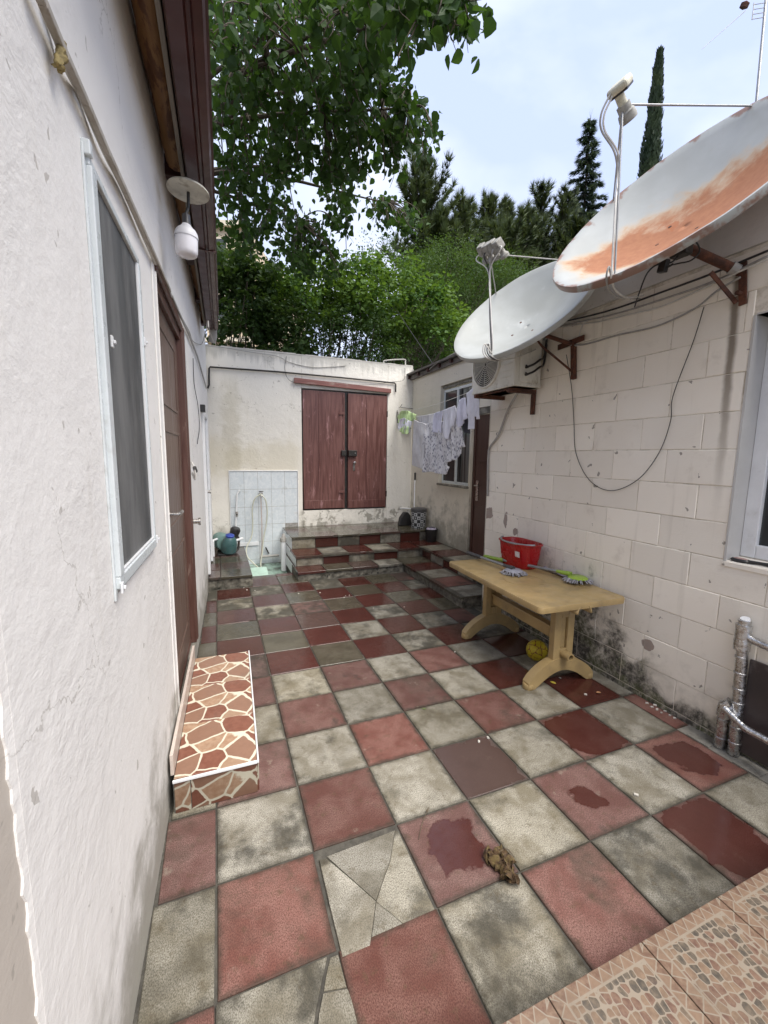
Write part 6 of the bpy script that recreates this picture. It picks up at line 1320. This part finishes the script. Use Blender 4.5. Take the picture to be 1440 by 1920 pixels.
# ---- shrubs behind the back wall
def shrub(name, label, poly, d0, d1, n_cl, n_lf, rad, size, mat, seed, foot, shape=OVAL, faces=OVALF, droop=-.3, cat='shrub', holes=()):
    rr = random.Random(seed); fz = Vector(foot); root = thing(name, label, cat, fz); cr_ = Crown(shape, faces); st = MB()
    def dn(x, y):
        for hx, hy, rx, ry in holes:
            if ((x-hx)/rx)**2+((y-hy)/ry)**2 < 1: return .05
        return .4+.6*(mnoise.noise(Vector((x*.018, y*.018, seed))) > -.2)
    for k in range(n_cl):
        x, y = poly_sample(poly, rr, dn); x += rr.gauss(0, 13); y += rr.gauss(0, 11)-(22 if rr.random() < .06 else 0); c = atd(x, y, rr.uniform(d0, d1)); r_ = rad*rr.uniform(.6, 1.3)
        if k % 5 == 0: st.tube(spline([fz+Vector((rr.uniform(-.3,.3), rr.uniform(-.3,.3), 0)), fz.lerp(c, .5)+Vector((rr.uniform(-.3,.3), 0, .2)), c], 4), [.03,.028,.026,.024,.02,.016,.012,.008,.005], 5)
        for q in range(n_lf):
            d_ = Vector((rr.gauss(0,1), rr.gauss(0,1), rr.gauss(0,1))).normalized()*r_*rr.random()**.4; d_.z *= .75
            cr_.leaf(c+d_, frame(d_+Vector((rr.gauss(0,.1), rr.gauss(0,.1), droop*r_)), (rr.gauss(0,.7), rr.gauss(0,.7), 1)), size*rr.uniform(.6, 1.25))
    st.build('stems', MAT['bark'], root); cr_.build('crown', mat, root)['kind'] = 'stuff'; return root
shrub('leafy_shrub', 'dark leafy shrub behind the back wall next to the gutter end', [(405,470),(470,470),(530,520),(560,600),(575,670),(400,660)], 7.4, 8.8, 120, 60, .26, .085, MAT['leaf_dark'], 31, (-.6, 7.6, -.45), LEAF, LEAFF)
shrub('leafy_shrub', 'low dark shrub filling the space above the middle of the back wall', [(520,560),(640,575),(760,640),(800,690),(780,700),(560,668)], 7.6, 9.0, 150, 60, .24, .07, MAT['leaf_dark'], 32, (1.2, 8.2, -.45), holes=((770,640,16,14),(730,660,10,9)))
shrub('climbing_vine', 'bright green vine tangle rising in the middle behind the wall', [(500,545),(560,490),(640,490),(700,500),(760,505),(820,540),(868,585),(878,620),(840,640),(790,625),(740,640),(640,600),(560,600)], 8.0, 9.6, 230, 60, .25, .075, MAT['leaf_vine'], 33, (2.2, 8.5, -.45), LEAF, LEAFF, cat='vine', holes=((480,520,20,14),(600,560,14,10)))
shrub('small_leaf_tree', 'airy small-leaved tree standing left of the white dish', [(745,500),(800,470),(850,465),(930,475),(985,500),(975,530),(930,560),(900,580),(880,640),(850,570),(790,510)], 10.0, 12.5, 210, 90, .36, .06, MAT['leaf_shrub'], 34, (4.4, 10.8, -.45), cat='tree', holes=((905,590,12,18),(870,620,10,16)))
shrub('leafy_shrub', 'shrub with feathery tips poking up against the sky', [(640,500),(668,480),(690,470),(715,440),(722,470),(770,485),(760,520),(650,530)], 9.5, 10.5, 75, 40, .22, .055, MAT['leaf_shrub'], 35, (1.6, 9.4, -.45), droop=.4)
shrub('leafy_shrub', 'dark undergrowth shrub beside the roof of the plastered house', [(780,600),(860,600),(885,640),(860,680),(800,700),(770,690)], 9.5, 11, 90, 50, .3, .07, MAT['leaf_dark'], 36, (3.6, 9.8, -.45), holes=((800,655,10,10),(835,640,9,14)))
shrub('leafy_shrub', 'shrub with yellowish leaves in front of the cream building', [(410,450),(455,480),(520,560),(560,590),(520,640),(430,600)], 9.6, 11.0, 90, 45, .3, .08, MAT['leaf_shrub'], 37, (-.4, 9.8, -.45))

# ---- conifers
def needle_tuft(cr_, p, d_, L, n, rr, spread=.9, wd=.012):
    for k in range(n):
        v = (Vector(d_)+Vector((rr.gauss(0,1), rr.gauss(0,1), rr.gauss(0,1)))*spread*.55).normalized(); s = v.orthogonal().normalized()*wd; b = len(cr_.v)
        cr_.v += [tuple(p-s), tuple(p+s), tuple(p+v*L)]; cr_.f.append((b, b+1, b+2))
def conifer(name, label, px, py_top, dist, width, zlow, mat, seed, kind='pine', lean=0.0):
    rr = random.Random(seed); top = atd(px, py_top, dist); base = Vector((top.x, top.y, -.45)); root = thing(name, label, 'tree', base, None); H = top.z-base.z
    ax = lambda t: base.lerp(top, t)+Vector((lean*math.sin(t*3), 0, 0))
    MB().tube([ax(k/10) for k in range(11)], [.02+(.013*H)*(1-k/10) for k in range(11)], 8).build('trunk', MAT['bark'], root, smooth=True)
    cr_ = Crown(OVAL, OVALF); br_ = MB(); t0 = max(.02, (zlow+.45)/H)
    if kind == 'cypress':
        for k in range(9000):
            t = t0+(1-t0)*rr.random()**.85; a = rr.uniform(0, 6.283); u_ = (1-t)/(1-t0); r_ = width*min(1, .10+1.5*u_**.8)*(.78+.25*mnoise.noise(Vector((math.cos(a)*2, math.sin(a)*2, t*H*1.3))))*math.sqrt(rr.uniform(.35, 1))
            p = ax(t)+Vector((math.cos(a)*r_, math.sin(a)*r_, 0)); cr_.leaf(p, frame((math.cos(a)*.35+rr.gauss(0,.15), math.sin(a)*.35+rr.gauss(0,.15), 1), (math.cos(a), math.sin(a), 0)), rr.uniform(.18, .36))
    else:
        nb = 120 if kind == 'pine' else 190
        for k in range(nb):
            t = t0+(1-t0)*(k+rr.random())/nb; u_ = (1-t)/(1-t0); a = k*2.4+rr.uniform(-.5, .5)
            if kind == 'pine': L = width*(.14+.86*min(1, u_*2.3)**.7)*rr.uniform(.35, 1.15)*(1+.35*mnoise.noise(Vector((a*.9, t*9, seed)))); rise = .15+.9*(1-u_)
            else: L = width*(.05+.95*u_**.9)*rr.uniform(.7, 1.1); rise = -.18
            d_ = Vector((math.cos(a), math.sin(a), rise)).normalized(); p0 = ax(t); n_ = max(3, int(L/.15)); pts = [p0+d_*L*i/n_+Vector((0, 0, (.25*L if kind == 'pine' else -.06*L)*(i/n_)**2)) for i in range(n_+1)]
            br_.tube(pts, [.02*(1-.8*i/n_)+.004 for i in range(n_+1)], 4)
            for i in range(1, n_+1):
                f_ = i/n_
                for q in range(4 if kind == 'pine' else 5):
                    side = Vector((-d_.y, d_.x, 0))*rr.gauss(0, 1)*L*(.22 if kind == 'pine' else .16)*(1.15-f_); pt = pts[i]+side+Vector((0,0,rr.gauss(0,.05)))
                    if kind == 'pine': needle_tuft(cr_, pt, d_*.6+Vector((0,0,.8)), rr.uniform(.22,.40), 13, rr, 1.05, .034)
                    else: needle_tuft(cr_, pt, d_+Vector((0,0,-.35)), rr.uniform(.22,.40), 11, rr, .9, .045)
            if kind == 'pine': needle_tuft(cr_, pts[-1], (0,0,1), .45, 14, rr, .4, .022)
        needle_tuft(cr_, ax(1.0), (0,0,1), .6, 14, rr, .25, .025)
    if br_.v: br_.build('branches', MAT['bark'], root)
    cr_.build('crown', mat, root)['kind'] = 'stuff'; return root
conifer('pine_tree', 'tallest dark pine standing alone right of the overhanging tree', 795, 308, 17, 2.1, 5.0, MAT['needle_pine'], 41)
conifer('pine_tree', 'pine directly right of the tallest dark pine', 868, 385, 18, 1.9, 4.2, MAT['needle_pine'], 42)
conifer('pine_tree', 'pine rising behind the feed heads of the white dish', 915, 378, 20, 2.0, 4.4, MAT['needle_pine'], 43)
conifer('pine_tree', 'small pine with a thin tip between the feed heads and the cedar', 952, 385, 22, 1.6, 4.6, MAT['needle_pine'], 44)
conifer('pine_tree', 'slim-topped pine left of the cedar', 1018, 356, 20, 1.8, 4.2, MAT['needle_pine'], 45)
conifer('pine_tree', 'bushy pine crown right in front of the cedar', 1062, 368, 19, 1.7, 4.2, MAT['needle_pine'], 46)
conifer('pine_tree', 'low broad pine behind the airy small-leaved tree', 830, 430, 16, 1.9, 3.6, MAT['needle_pine'], 47)
conifer('pine_tree', 'pine filling the gap just right of the feed heads', 985, 405, 17, 1.9, 3.2, MAT['needle_pine'], 50)
conifer('pine_tree', 'dark pine low behind the left rim of the rusty dish', 1085, 425, 16, 1.6, 3.2, MAT['needle_pine'], 51)
conifer('pine_tree', 'broad pine low behind the white dish', 945, 440, 15, 2.0, 3.0, MAT['needle_pine'], 52)
conifer('cedar_tree', 'blue-green cedar with drooping tiers between the dishes', 1107, 222, 24, 3.0, 5.0, MAT['needle_cedar'], 48, 'cedar')
conifer('cypress_tree', 'tall slim cypress rising behind the rusty dish', 1237, 98, 24, 1.0, 4.5, MAT['needle_cypress'], 49, 'cypress')

# ---- cream building far behind the trees on the left
def far_block(root, px0, px1, py_top, dist, depth_, storeys):
    a = atd(px0, py_top, dist); b_ = atd(px1, py_top, dist); a.z = b_.z = max(a.z, b_.z); u = (b_-a); u.z = 0; L = u.length; u.normalize(); v = Vector((-u.y, u.x, 0))
    if v.y < 0: v = -v
    H = a.z+.45; tf = lambda x, y, z: tuple(a+u*x+v*y+Vector((0,0,z-a.z)))
    m = MB(tf); m.box(0, L, 0, depth_, -.45, a.z); m.build('wall', MAT['cream_house'], root)
    sh_ = 2.9
    for k in range(storeys):
        zt = a.z-k*sh_; MB(tf).box(-.25, L+.25, -.3, -.003, zt-.28, zt-.02).build('cornice', MAT['house_trim'], root)
        for q in range(max(1, int(L/1.6))):
            x = .5+q*1.6
            if x+.8 > L: break
            wf_ = MB(tf).box(x, x+.8, -.06, -.003, zt-2.1, zt-.75).build('window', MAT['house_trim'], root); MB(tf).box(x+.08, x+.72, -.075, -.062, zt-2.02, zt-.83).build('pane', MAT['glass'], wf_)
            MB(tf).box(x-.1, x+.9, -.35, -.062, zt-2.35, zt-2.2).build('balcony_slab', MAT['orange_awning'] if q % 2 else MAT['house_trim'], root)
AP = thing('cream_building', 'cream building with stepped cornices seen through the leaves on the left', 'building', atd(440, 860, 22))
far_block(AP, 380, 462, 418, 22, 6, 4); far_block(AP, 463, 535, 520, 24, 6, 3)
